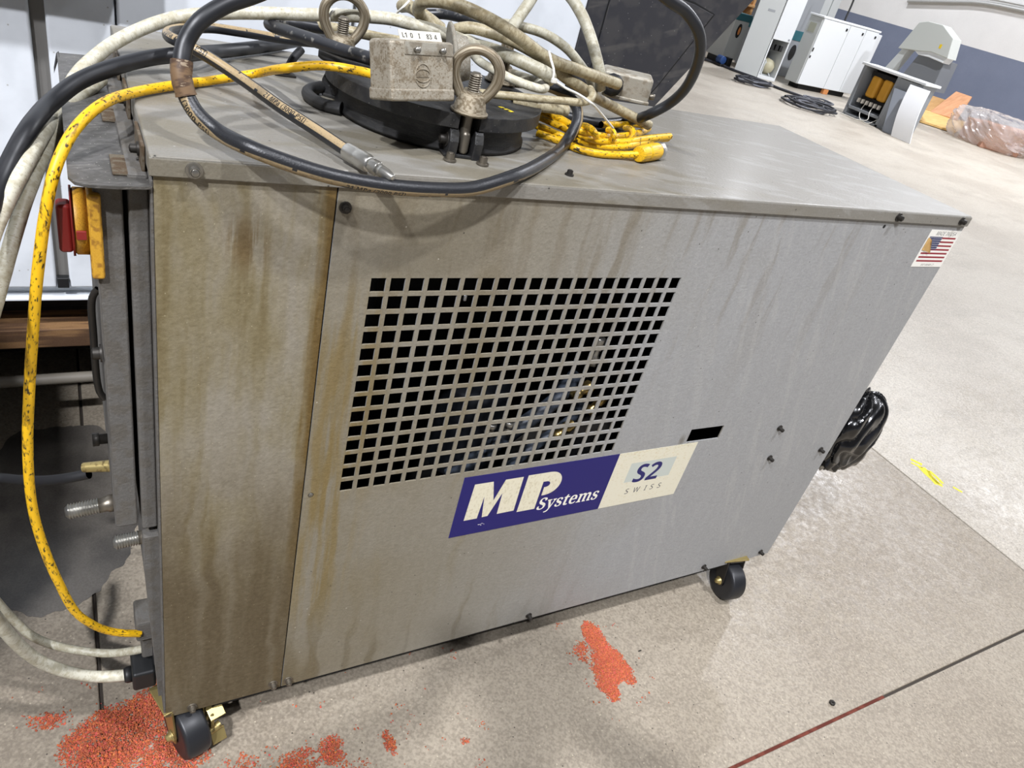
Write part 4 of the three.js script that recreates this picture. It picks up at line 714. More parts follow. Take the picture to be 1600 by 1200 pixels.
{
  const wood = mat({ map: rep(tex(512, 128, (u, v, i, j) => { const n = fbm(u * 5, v * 26, 1451, 4, 5, 26); const c = mixc([128, 96, 62], [82, 58, 38], smooth(0.35, 0.65, n)); const g = (hash(i, j, 1452) - 0.5) * 10; return [c[0] + g, c[1] + g, c[2] + g]; }), 2, 4), roughness: 0.8 });
  const b = mesh('timber_beam', span(-1.2, 0.9, 0.245, 0.294, -1.0, -0.91, 0.004), wood); tag(b, 'brown timber beam under the white machine', 'beam');
  for (const x of [-0.9, 0.6]) tag(mesh('timber_block', span(x, x + 0.12, 0, 0.2445, -1.0, -0.91, 0.004), wood), x < 0 ? 'timber block under the outer end of the brown beam' : 'timber block under the beam behind the cabinet', 'block');
  const pipe = mesh('drain_pipe', join([sweep([[-1.2, 0.168, -0.88], [-0.5, 0.17, -0.885], [-0.2, 0.172, -0.89], [0.05, 0.17, -0.895], [0.5, 0.165, -0.9]], 0.013), rod([-0.85, 0, -0.882], [-0.85, 0.165, -0.882], 0.01), rod([0.45, 0, -0.9], [0.45, 0.16, -0.9], 0.01)]), mat({ color: 0x7b756a, roughness: 0.5 }));
  tag(pipe, 'dull grey pipe running level low under the white machine', 'pipe');
}
{
  const t = thing('chip_conveyor', 'tall charcoal sheet metal housing with a slanted right edge behind the cabinet', 'machine');
  const m = mat({ map: rep(tex(512, 512, (u, v, i, j) => { const n = fbm(u * 6 + v * 3, v * 30 - u * 8, 1501, 4), f = fbm(u * 20, v * 20, 1511, 4, 20, 20); let c = mixc([50, 50, 54], [62, 61, 62], smooth(0.4, 0.65, f)); c = mixc(c, [92, 89, 84], smooth(0.6, 0.75, n) * 0.5); if (hash(i, j, 1512) > 0.9992) c = [170, 168, 160]; return c; }), 1.5, 1.5), roughness: 0.5 });
  mesh('housing', slab([[1.042, 0.02], [1.2, 0.02], [1.2, 0.76], [1.35, 0.975], [1.536, 1.241], [1.78, 1.59], [1.042, 1.59]], 0.34, 0.004).translate(0, 0, -1.245), m, t);
  mesh('access_cover', slab([[1.1, 0.9], [1.245, 0.9], [1.326, 1.017], [1.432, 1.209], [1.36, 1.2215], [1.1, 1.24]], 0.0015, 0.0012).translate(0, 0, -0.9), m, t);
  mesh('cover_gap', slab([[1.096, 0.893], [1.249, 0.893], [1.331, 1.015], [1.4405, 1.2115], [1.361, 1.2275], [1.096, 1.246]], 0.0006).translate(0, 0, -0.9005), M.plasticBlack, t);
}
{ // black bag tied over the outlet on the right end
  const g = new THREE.IcosahedronGeometry(1, 40); const p = g.attributes.position;
  for (let i = 0; i < p.count; i++) {
    const n = V(p.getX(i), p.getY(i), p.getZ(i));
    const a = Math.atan2(n.z, n.x), fold = Math.abs(Math.sin(a * 5 + n.y * 4 + 3 * noise(n.x * 2 + 5, n.y * 2 + n.z * 3 + 5, 61))) - 0.5;
    const fine = Math.abs(noise(n.x * 3.4 + 20, n.y * 2.6 + n.z * 3.4 + 20, 63) - 0.5) * 2;
    const r = 1 + 0.12 * fold + 0.1 * (0.5 - fine);
    let x = n.x * r, y = n.y * r, z = n.z * r;
    const k = 1 / Math.pow(Math.pow(Math.abs(n.x), 4) + Math.pow(Math.abs(n.y), 4) + Math.pow(Math.abs(n.z), 4), 0.25);
    x *= lerp(1, k, 0.6); y *= lerp(1, k, 0.6); z *= lerp(1, k, 0.6);
    p.setXYZ(i, 1.53 + x * 0.083 + (y > 0 ? y * 0.012 : 0), 0.455 + y * 0.105, -0.055 + z * 0.06);
  }
  g.computeVertexNormals();
  const b = mesh('plastic_bag', g, pmat({ color: 0x0d0d0e, roughness: 0.22, clearcoat: 0.6, clearcoatRoughness: 0.12 }));
  tag(b, 'crumpled shiny black plastic bag hanging on the right end of the cabinet', 'bag');
  const o = mesh('outlet_pipe', join([rod([W, 0.52, -0.06], [1.5, 0.52, -0.06], 0.03), rbox(0.03, 0.2, 0.09, 0.004, W + 0.02, 0.5, -0.07)]), M.plasticBlack, chiller);
}

// ---------------------------------------------------------------- far side of the hall
const farWhite = mat({ color: 0xe2e5e6, roughness: 0.45 }), farGrey = mat({ color: 0xbfc2c0, roughness: 0.5 }), farMid = mat({ color: 0x9a9da0, roughness: 0.5 }), teal = mat({ color: 0x2f6a74, roughness: 0.5 });
{
  const t = thing('storage_cabinet', 'wide white three-door cabinet raised on blocks by the far wall', 'cabinet');
  const z = -8.45, y0 = 0.08, y1 = 1.1;
  mesh('body', span(10.58, 12.04, y0, y1, z - 0.3, z - 0.02, 0.012), farGrey, t);
  mesh('top_cover', span(10.56, 12.06, y1, y1 + 0.03, z - 0.31, z + 0.004, 0.008), farWhite, t);
  const xs = [10.595, 11.268, 11.69, 12.035];
  for (let i = 0; i < 3; i++) {
    const d = grp('door', t); mesh('door_leaf', span(xs[i], xs[i + 1] - 0.012, y0 + 0.005, y1 - 0.005, z - 0.02, z, 0.006), farWhite, d);
    mesh('latch', span(xs[i + 1] - 0.09, xs[i + 1] - 0.055, y1 - 0.1, y1 - 0.06, z, z + 0.012, 0.004), M.plasticBlack, d);
  }
  mesh('hinge', join([span(10.6, 10.62, 0.6, 0.66, z, z + 0.015, 0.004), span(10.6, 10.62, 0.5, 0.54, z, z + 0.015, 0.004)]), M.boltDark, t);
  mesh('end_panel', span(12.05, 12.42, 0.3, 1.07, z - 0.3, z - 0.22, 0.01), farWhite, t);
  mesh('side_label', span(10.575, 10.58, 0.86, 1.0, z - 0.24, z - 0.1, 0.001), mat({ color: 0xa8a998, roughness: 0.6 }), t);
  mesh('plinth', join([span(10.7, 11.9, 0.0, y0, z - 0.28, z - 0.06, 0.004)]), M.dark, t);
}
tag(mesh('wood_block', span(11.3, 11.42, 0, 0.079, -8.54, -8.45, 0.004), mat({ color: 0xd08a52, roughness: 0.8 })), 'small orange-brown wood block under the white cabinet', 'block');
{
  const t = thing('electrical_cabinet', 'tall white cabinet whose lower bay stands open on a motor', 'cabinet');
  const a = [10.06, -8.86], b = [10.40, -8.77], h = 2.1;
  const dx = b[0] - a[0], dz = b[1] - a[1], L = Math.hypot(dx, dz), r = -Math.atan2(dz, dx);
  t.position.set(a[0], 0, a[1]); t.rotation.y = r;
  mesh('side_wall', join([span(0, 0.025, 0, h, -0.6, 0, 0.004), span(L - 0.025, L, 0, h, -0.6, 0, 0.004)]), farWhite, t);
  mesh('back_wall', span(0.02, L - 0.02, 0, h, -0.6, -0.58, 0.002), M.dark, t);
  mesh('upper_door', span(0.002, L - 0.002, 0.62, h, -0.01, 0.012, 0.004), farWhite, t);
  mesh('door_knob', aim(lathe([[0, 0], [0.014, 0], [0.014, 0.012], [0, 0.014]], 14), [L - 0.05, 0.66, 0.012], [L - 0.05, 0.66, 1]), farMid, t);
  mesh('bay_floor', span(0.02, L - 0.02, 0, 0.05, -0.58, 0.0, 0.003), farWhite, t);
  const mo = grp('motor', t); mesh('motor_body', aim(lathe([[0, 0], [0.1, 0], [0.12, 0.02], [0.12, 0.17], [0.09, 0.18], [0.08, 0.23], [0, 0.24]], 20), [L * 0.55, 0.2, -0.28], [L * 0.55, 0.18, 0]), mat({ color: 0xb8b296, roughness: 0.5 }), mo);
  mesh('motor_frame', join([rbox(0.2, 0.02, 0.2, 0.004, L * 0.5, 0.06, -0.2), rbox(0.03, 0.2, 0.03, 0.004, 0.1, 0.16, -0.1), rod([0.08, 0.3, -0.1], [0.26, 0.06, -0.08], 0.012)]), farGrey, mo);
  for (let i = 0; i < 3; i++) mesh('breaker', rbox(0.05, 0.09, 0.06, 0.006, 0.09 + i * 0.085, 0.5, -0.07), M.plasticBlack, t);
}
{
  const t = thing('electrical_cabinet', 'tall plain light grey cabinet left of the open white one', 'cabinet');
  mesh('body', prism([[9.7, -9.06], [10.045, -8.872], [10.14, -9.28], [10.05, -9.4]], 0, 2.1, 0.006), farGrey, t);
  mesh('badge', rbox(0.12, 0.035, 0.006, 0.001).applyMatrix4(new THREE.Matrix4().makeRotationY(-0.5).setPosition(9.9, 1.0, -8.946)), farMid, t);
}
{
  const t = thing('small_machine', 'small pale machine with a teal top band and an oval window beside the grey cabinet', 'machine');
  mesh('body', span(9.84, 10.18, 0.1, 0.72, -10.1, -9.6, 0.01), farGrey, t); mesh('top_band', span(9.83, 10.2, 0.72, 0.83, -10.11, -9.59, 0.008), teal, t);
  const o = grp('oval_window', t); const e = (rx, ry, z, m, n) => { const q = []; for (let i = 0; i < 32; i++) { const a = i / 32 * 6.2832; q.push([10.0 + rx * Math.cos(a), 0.56 + ry * Math.sin(a)]); } mesh(n, slab(q, 0.008, 0.002).translate(0, 0, z), m, o); };
  e(0.05, 0.11, -9.6, M.plasticBlack, 'window_rim'); e(0.022, 0.06, -9.592, mat({ color: 0xd98a4a, roughness: 0.5 }), 'window_pane');
  mesh('feet', join([span(9.87, 9.95, 0, 0.1, -10, -9.65, 0.004), span(10.08, 10.16, 0, 0.1, -10, -9.65, 0.004)]), M.plasticBlack, t);
}
{
  const t = thing('small_motor', 'little blue motor with black wiring standing on the floor beside the grey cabinet', 'motor', [9.62, 0, -9.35]);
  mesh('motor', aim(lathe([[0, 0], [0.06, 0], [0.065, 0.02], [0.065, 0.13], [0, 0.15]], 18), [0, 0.1, 0.05], [0, 0.1, -1]), mat({ color: 0x2b4a80, roughness: 0.5 }), t);
  mesh('base', join([rbox(0.14, 0.04, 0.16, 0.004, 0, 0.02, 0), rbox(0.1, 0.16, 0.12, 0.01, 0.14, 0.08, 0.0)]), M.plasticBlack, t);
}
{
  const t = thing('small_machine', 'grey machine with a teal stripe in the gap between the two white cabinets', 'machine');
  mesh('body', span(10.75, 11.75, 0, 1.5, -10.2, -9.6, 0.01), farMid, t); mesh('teal_stripe', span(10.745, 11.76, 0.62, 0.78, -10.21, -9.59, 0.004), teal, t);
  const q = []; for (let i = 0; i < 28; i++) { const a = i / 28 * 6.2832; q.push([11.45 + 0.07 * Math.cos(a), 0.42 + 0.13 * Math.sin(a)]); } mesh('dark_window', slab(q, 0.01, 0.002).translate(0, 0, -9.6), M.plasticBlack, t);
}
{
  const t = thing('duct_column', 'pale square duct column rising behind the three-door cabinet', 'duct', [12.05, 0, -9.7]);
  mesh('column', join([span(-0.32, -0.12, 0, 3, -0.1, 0.1, 0.008), span(-0.1, 0.1, 0, 3, -0.1, 0.1, 0.008), span(-0.75, -0.36, 0, 3, -0.16, 0.06, 0.01)]), farGrey, t);
  tag(mesh('hanging_cord', sweep([[11.62, 1.7, -8.95], [11.6, 1.4, -8.9], [11.55, 1.2, -8.86], [11.53, 1.131, -8.84]], 0.016), M.rubberMat), 'thin black cord dropping onto the top of the three-door cabinet', 'cord');
}
{ // pallets of boxes far back
  const wood = mat({ color: 0xc69a66, roughness: 0.8 }), box = mat({ color: 0xd9b88e, roughness: 0.8 });
  const t = thing('pallet_rack', 'wooden rack of shelves seen past the slanted charcoal housing', 'rack', [11.0, 0, -11.3]);
  for (let i = 0; i < 3; i++) mesh('shelf', span(-0.9, 0.6, 0.3 + i * 0.3, 0.34 + i * 0.3, -0.4, 0.3, 0.004), wood, t);
  for (const x of [-0.86, 0.52]) mesh('upright', span(x, x + 0.06, 0, 1.2, -0.3, 0.25, 0.004), wood, t);
  let n = 0; for (const [x, y] of [[-0.6, 0.34], [-0.15, 0.34], [-0.5, 0.64], [0.0, 0.64]]) tag(mesh('parts_box', span(11 + x, 11 + x + 0.3, y, y + 0.16, -11.25, -11.02, 0.006), n % 2 ? box : M.rubberMat), ['black box on the lower rack shelf end', 'tan box on the lower rack shelf', 'black box on the upper rack shelf end', 'tan box on the upper rack shelf'][n++], 'box');
}
{
  const t = thing('machine_cover', 'grey faceted machine cover over a dark chute in front of the blue wall', 'machine');
  const side = (p, x, d, m, n) => { const g = slab(p.map(([z, y]) => [-z, y]), d, 0.01); g.rotateY(Math.PI / 2); g.translate(x, 0, 0); return mesh(n, planarUV(g), m, t); };
  side([[-7.95, 0.985], [-7.8, 1.4], [-7.66, 1.444], [-7.39, 1.447], [-7.12, 1.31], [-7.05, 1.05], [-7.36, 1.07], [-7.6, 1.03]], 12, 0.22, mat({ color: 0xc0c3bd, roughness: 0.5 }), 'cover_shell');
  side([[-7.7, 1.03], [-7.36, 1.07], [-7.07, 1.05], [-7.11, 0.97], [-7.38, 0.99], [-7.58, 0.98]], 12.03, 0.18, farWhite, 'inner_lip');
  side([[-7.6, 0.99], [-7.13, 0.99], [-7.1, 0.55], [-7.65, 0.5], [-7.72, 0.62]], 12.1, 0.35, mat({ color: 0x6f7276, roughness: 0.45 }), 'chute');
  side([[-7.9, 1.0], [-7.8, 1.0], [-7.95, 0.55], [-8.12, 0.5]], 12.05, 0.15, farGrey, 'support_arm');
  side([[-8.05, 0.6], [-7.55, 0.6], [-7.55, 0.0], [-8.05, 0.0]], 12.25, 0.4, mat({ color: 0x4a4c50, roughness: 0.5 }), 'stand');
  mesh('warning_mark', span(11.985, 11.99, 1.14, 1.2, -7.27, -7.23, 0.001), mat({ color: 0xe0c020, roughness: 0.5 }), t);
}
{
  const t = thing('transformer_unit', 'open grey electrical unit with two yellow windings under a white top', 'transformer');
  const X = 10.1;
  const g = mat({ color: 0x8e9296, roughness: 0.5 });
  mesh('frame', join([span(X, X + 0.3, 0, 0.7, -6.99, -6.94, 0.004), span(X, X + 0.3, 0, 0.7, -6.38, -6.33, 0.004), span(X, X + 0.3, 0, 0.7, -5.99, -5.94, 0.004), span(X, X + 0.3, 0.1, 0.14, -6.96, -6.36, 0.004), span(X, X + 0.3, 0, 0.03, -6.96, -5.96, 0.004)]), g, t);
  mesh('top_cover', span(X - 0.03, X + 0.33, 0.7, 0.735, -7.02, -5.9, 0.008), farWhite, t);
  mesh('back_sheet', span(X + 0.285, X + 0.3, 0.02, 0.7, -6.95, -5.96, 0.002), M.dark, t);
  mesh('right_front', span(X + 0.004, X + 0.02, 0.03, 0.69, -6.33, -5.99, 0.003), g, t);
  const wy = mat({ color: 0xd2982f, roughness: 0.6 });
  for (const z of [-6.76, -6.55]) mesh('winding', rbox(0.14, 0.3, 0.16, 0.04, X + 0.15, 0.46, z), wy, t);
  mesh('core', join([span(X + 0.1, X + 0.22, 0.6, 0.66, -6.87, -6.44, 0.004), span(X + 0.1, X + 0.22, 0.26, 0.31, -6.87, -6.44, 0.004)]), M.dark, t);
  for (let i = 0; i < 6; i++) mesh('terminal', rbox(0.05, 0.06, 0.03, 0.006, X + 0.06, 0.24, -6.86 + i * 0.075), mat({ color: 0xe2ddd2, roughness: 0.5 }), t);
  mesh('loose_wire', join([sweep([[X + 0.1, 0.24, -6.75], [X + 0.02, 0.12, -6.72], [X - 0.05, 0.03, -6.62], [X - 0.06, 0.012, -6.45], [X + 0.06, 0.1, -6.4]], 0.006), sweep([[X + 0.1, 0.24, -6.6], [X + 0.0, 0.14, -6.55], [X - 0.04, 0.05, -6.5], [X - 0.1, 0.012, -6.6], [X - 0.15, 0.012, -6.9]], 0.006)]), M.tie, t);
}
{
  const leanG = (z0, z1, y1, x0, lean, bow, m, n, label, cat) => {
    const g = new THREE.BoxGeometry(0.012, y1, z1 - z0, 1, 12, 4); const p = g.attributes.position;
    for (let i = 0; i < p.count; i++) { const v = p.getY(i) / y1 + 0.5; p.setX(i, p.getX(i) + x0 + lean * v - bow * Math.sin(v * Math.PI)); p.setZ(i, p.getZ(i) + (z0 + z1) / 2 - 0.2 * v); p.setY(i, v * y1 + 0.004); }
    g.computeVertexNormals(); return tag(mesh(n, g, m), label, cat);
  };
  leanG(-6.12, -5.93, 0.55, 9.96, 0.1, 0.0, mat({ color: 0x9aa0aa, roughness: 0.5 }), 'leaning_sheet', 'narrow grey metal panel leaning on the open electrical unit', 'sheet');
  leanG(-5.88, -5.56, 0.66, 9.85, 0.16, 0.05, mat({ color: 0xf2f3f4, roughness: 0.5 }), 'bent_sheet', 'bent bright white sheet leaning on the open electrical unit', 'sheet');
}
{
  const cb = (c, s) => mat({ map: rep(tex(128, 128, (u, v, i, j) => { const n = fbm(u * 6, v * 20, s, 3, 6, 20); const g = (n - 0.5) * 26 + (hash(i, j, s) - 0.5) * 8; return [c[0] + g, c[1] + g, c[2] + g]; }), 1.5, 1.5), roughness: 0.85 });
  const board = (p, t, m, n, label) => { // board given by corners in space, with thickness
    const a = V(...p[0]), u = V(...p[1]).sub(a), nrm = u.clone().cross(V(...p[2]).sub(a)).normalize(); const pts = []; for (const q of p) { const k = V(...q); pts.push(k, k.clone().addScaledVector(nrm, t)); }
    return tag(mesh(n, planarUV(new ConvexGeometry(pts)), m), label, 'cardboard');
  };
  board([[12.62, 0.01, -7.36], [12.93, 0.01, -6.86], [14.3, 0.1, -7.35], [13.75, 0.1, -8.1]], 0.03, cb([222, 184, 118], 1601), 'cardboard_sheet', 'pale yellow flattened cardboard sheet on the floor by the wall');
  board([[14.45, 0.32, -8.74], [14.5, 0.33, -8.26], [13.9, 0.14, -7.9], [13.4, 0.12, -8.2]], 0.03, cb([192, 150, 98], 1611), 'cardboard_sheet', 'brown cardboard sheet with a slot behind the yellow one');
  board([[14.5, 0.52, -8.17], [14.5, 0.52, -7.83], [13.9, 0.14, -7.52], [13.7, 0.12, -7.95]], 0.03, cb([206, 152, 112], 1621), 'cardboard_sheet', 'orange-brown folded cardboard sheet propped against the blue wall');
}
{
  const t = thing('wrapped_load', 'pile of brown cartons under shiny clear wrap at the far right', 'load');
  const cart = mat({ color: 0xb98c76, roughness: 0.8 });
  mesh('carton', prism([[12.98, -6.8], [12.76, -6.43], [13.52, -6.26], [13.7, -6.85]], 0, 0.31, 0.01), cart, t); mesh('carton', prism([[12.74, -6.4], [12.52, -6.12], [13.0, -5.77], [13.68, -6.0], [13.52, -6.23]], 0, 0.36, 0.01), cart, t);
  const g = new THREE.IcosahedronGeometry(1, 26), gp = g.attributes.position;
  for (let i = 0; i < gp.count; i++) {
    const n = V(gp.getX(i), gp.getY(i), gp.getZ(i)), k = 1 / Math.pow(Math.pow(Math.abs(n.x), 5) + Math.pow(Math.abs(n.y), 5) + Math.pow(Math.abs(n.z), 5), 0.2);
    const r = lerp(1, k, 0.75) * (1 + 0.16 * (0.5 - Math.abs(noise(n.x * 4 + 9, n.y * 3 + n.z * 5 + 9, 71) - 0.5) * 2) + 0.05 * (noise(n.x * 11 + 9, n.y * 9 + n.z * 12 + 9, 72) - 0.5));
    const y = Math.max(0.004, 0.235 + n.y * r * 0.26 - 0.04 * n.x * (n.y > 0 ? 1 : 0));
    gp.setXYZ(i, 13.12 + n.x * r * 0.66, y, -6.32 + n.z * r * 0.6);
  }
  g.computeVertexNormals();
  const film = pmat({ color: 0xf2efec, transmission: 0.72, thickness: 0, roughness: 0.16, ior: 1.5, clearcoat: 1, clearcoatRoughness: 0.08 });
  mesh('clear_wrap', planarUV(g), film, t);
}
tag(mesh('dark_crate', join([span(14.2, 14.5, 0, 0.42, -6.42, -6.12, 0.008), span(14.15, 14.55, 0.42, 0.45, -6.47, -6.07, 0.006)]), M.plasticBlack), 'black crate at the far right edge behind the wrapped load', 'crate');
{ // loose dark cables on the far floor
  const cab = mat({ color: 0x34353b, roughness: 0.5 }), pale = mat({ color: 0x6a6c74, roughness: 0.4 });
  tag(mesh('loose_cable', sweep([[9.3, 0.02, -9.9], [9.62, 0.02, -9.42], [9.66, 0.02, -9.04], [9.8, 0.02, -8.6], [9.75, 0.02, -8.1], [9.9, 0.02, -7.6], [9.75, 0.02, -7.25], [9.9, 0.02, -6.95]], 0.02), cab), 'long dark cable lying on the floor along the far cabinets', 'cable');
  const heap = (cx, cz, rx, rz, n, name, label) => { const list = []; for (let k = 0; k < n; k++) { const p = []; const a0 = rr(0, 6), rad = rr(0.5, 1); for (let i = 0; i < 10; i++) { const a = a0 + i * 0.75; p.push([cx + Math.cos(a) * rx * rad + rr(-0.04, 0.04), 0.014 + k * 0.012 + rr(0, 0.02), cz + Math.sin(a) * rz * rad + rr(-0.05, 0.05)]); } list.push(sweep(p, 0.013, { n: 8, seg: 60 })); } const h = thing(name, label, 'cables'); list.forEach((g, i) => mesh('cable', g, i % 3 ? cab : pale, h)); };
  heap(9.15, -8.02, 0.42, 0.16, 6, 'cable_heap', 'heap of dark cable on the floor before the open white cabinet');
  heap(9.2, -6.9, 0.45, 0.36, 6, 'cable_heap', 'heap of dark cable on the floor before the open electrical unit');
  heap(9.9, -7.35, 0.3, 0.2, 4, 'cable_heap', 'small heap of cable by the corner of the electrical unit');
}


{ // unseen grey cabinet added on the left to block lamp light from the floor
  const t = thing('added_shade_cabinet', 'added grey cabinet beyond the left frame edge, placed to shade the floor', 'cabinet');
  mesh('carcass', span(-1.25, -0.7, 0.06, 1.36, -0.66, 0.44, 0.008), farMid, t);
  mesh('plinth', span(-1.22, -0.73, 0, 0.06, -0.62, 0.4, 0.004), M.dark, t);
  for (let i = 0; i < 4; i++) { const d = grp('drawer', t); mesh('drawer_front', span(-0.7, -0.685, 0.1 + i * 0.31, 0.39 + i * 0.31, -0.63, 0.41, 0.004), farMid, d); mesh('pull', span(-0.685, -0.67, 0.35 + i * 0.31, 0.37 + i * 0.31, -0.5, 0.28, 0.003), M.steel, d); }
}
// ---------------------------------------------------------------- red sweeping powder, paint mark, small litter
{
  const blobs = [ // x, z, rx, rz, strength
    [-0.075, -0.05, 0.085, 0.07, 1.25], [-0.02, -0.09, 0.06, 0.045, 1.0], [-0.11, 0.02, 0.08, 0.06, 1.2], [-0.005, 0.01, 0.08, 0.05, 0.95], [-0.165, -0.12, 0.035, 0.022, 0.7], [-0.05, -0.17, 0.06, 0.03, 0.32], [0.004, -0.15, 0.012, 0.05, 0.9],
    [0.11, 0.06, 0.07, 0.03, 0.5], [0.2, 0.09, 0.05, 0.03, 0.6], [0.262, 0.085, 0.028, 0.034, 0.8], [0.29, 0.13, 0.04, 0.02, 0.5], [0.362, 0.11, 0.011, 0.032, 0.9], [0.5, 0.15, 0.012, 0.008, 0.6],
    [0.885, 0.03, 0.026, 0.05, 1.15], [0.88, 0.09, 0.042, 0.05, 1.15], [0.905, 0.125, 0.022, 0.04, 0.9], [0.842, 0.15, 0.022, 0.034, 1.0], [0.838, 0.05, 0.022, 0.04, 0.28], [0.862, 0.11, 0.04, 0.04, 1.0],
  ];
  const dens = (x, z) => { let d = 0; for (const [a, b, rx, rz, s] of blobs) { const q = ((x - a) / rx) ** 2 + ((z - b) / rz) ** 2; d = Math.max(d, s * (1.15 - q)); } return d + (fbm(x * 45 + 50, z * 45 + 50, 1801, 5) - 0.5) * 1.2 * smooth(-0.5, 0.5, d); };
  const shape = new THREE.IcosahedronGeometry(1, 0);
  const field = (name, label, x0, x1, z0, z1, tries, pile) => {
    const list = [];
    for (let i = 0; i < tries; i++) { const x = rr(x0, x1), z = rr(z0, z1), d = dens(x, z); if (rnd() < Math.pow(smooth(0.0, 1.05, d), 1.4)) list.push([x, z, d]); }
    const im = new THREE.InstancedMesh(shape, mat({ color: 0xffffff, roughness: 0.85 }), list.length);
    const m = new THREE.Matrix4(), q = new THREE.Quaternion(), e = new THREE.Euler(), col = new THREE.Color();
    list.forEach(([x, z, d], i) => {
      const s = rr(0.0009, 0.0021); e.set(rr(0, 6), rr(0, 6), rr(0, 6)); q.setFromEuler(e);
      const h = pile * Math.max(0, d - 0.45) * rnd() + s * 0.3;
      m.compose(V(x, h, z), q, V(s * rr(0.8, 1.5), s * 0.6, s)); im.setMatrixAt(i, m);
      const k = rnd(); col.setRGB(lerp(0.3, 0.6, k), lerp(0.075, 0.2, k * rnd()), lerp(0.03, 0.1, k * rnd())); im.setColorAt(i, col);
    });
    im.name = name; im.castShadow = im.receiveShadow = true; scene.add(im); tag(im, label, null, null, 'stuff');
  };
  field('red_powder', 'orange-red sweeping powder strewn round the front left caster', -0.26, 0.56, -0.22, 0.22, 150000, 0.006);
  field('red_powder_001', 'patch of orange-red powder on the floor under the middle of the cabinet front', 0.79, 0.96, -0.04, 0.22, 42000, 0.001);
}
{
  const ym = mat({ color: 0xf0e030, roughness: 0.7 });
  const t = thing('paint_mark', 'scribble of bright yellow marking paint on the floor by the joint', 'marking');
  const stroke = (pts, w) => { const l = pts.map(([x, z]) => [x, -z]); const up = [], dn = []; l.forEach((p, i) => { const a = l[Math.max(0, i - 1)], b = l[Math.min(l.length - 1, i + 1)], d = Math.hypot(b[0] - a[0], b[1] - a[1]), nx = -(b[1] - a[1]) / d, ny = (b[0] - a[0]) / d, k = w * (0.6 + 0.6 * noise(i * 1.7, w * 900, 41)) / 2; up.push([p[0] + nx * k, p[1] + ny * k]); dn.unshift([p[0] - nx * k, p[1] - ny * k]); }); const g = slab([...up, ...dn], 0.0008); g.rotateX(-Math.PI / 2); mesh('stroke', g, ym, t); };
  stroke([[2.537, -0.285], [2.55, -0.265], [2.558, -0.25]], 0.018); stroke([[2.518, -0.27], [2.53, -0.25], [2.54, -0.235]], 0.012);
  stroke([[2.54, -0.24], [2.53, -0.21], [2.522, -0.18], [2.512, -0.15]], 0.03); stroke([[2.555, -0.215], [2.552, -0.18], [2.542, -0.15]], 0.014); stroke([[2.552, -0.22], [2.53, -0.195], [2.52, -0.15], [2.528, -0.142]], 0.018);
  stroke([[2.57, -0.125], [2.577, -0.105], [2.582, -0.095]], 0.012);
}
{
  let n = 0; const bits = [[1.345, 0.352, 'black nut lying in the pink stretch of the floor joint'], [0.97, 0.09, 'tiny dark chip on the floor beside the red patch']];
  for (const [x, z, l] of bits) tag(mesh('metal_chip', (n++ ? rbox(0.008, 0.002, 0.0025, 0.0005, x, 0.001, z) : lathe([[0.003, 0], [0.007, 0], [0.007, 0.005], [0.003, 0.005], [0.003, 0]], 6).translate(x, 0.0002, z)), M.boltDark), l, 'chip');
}

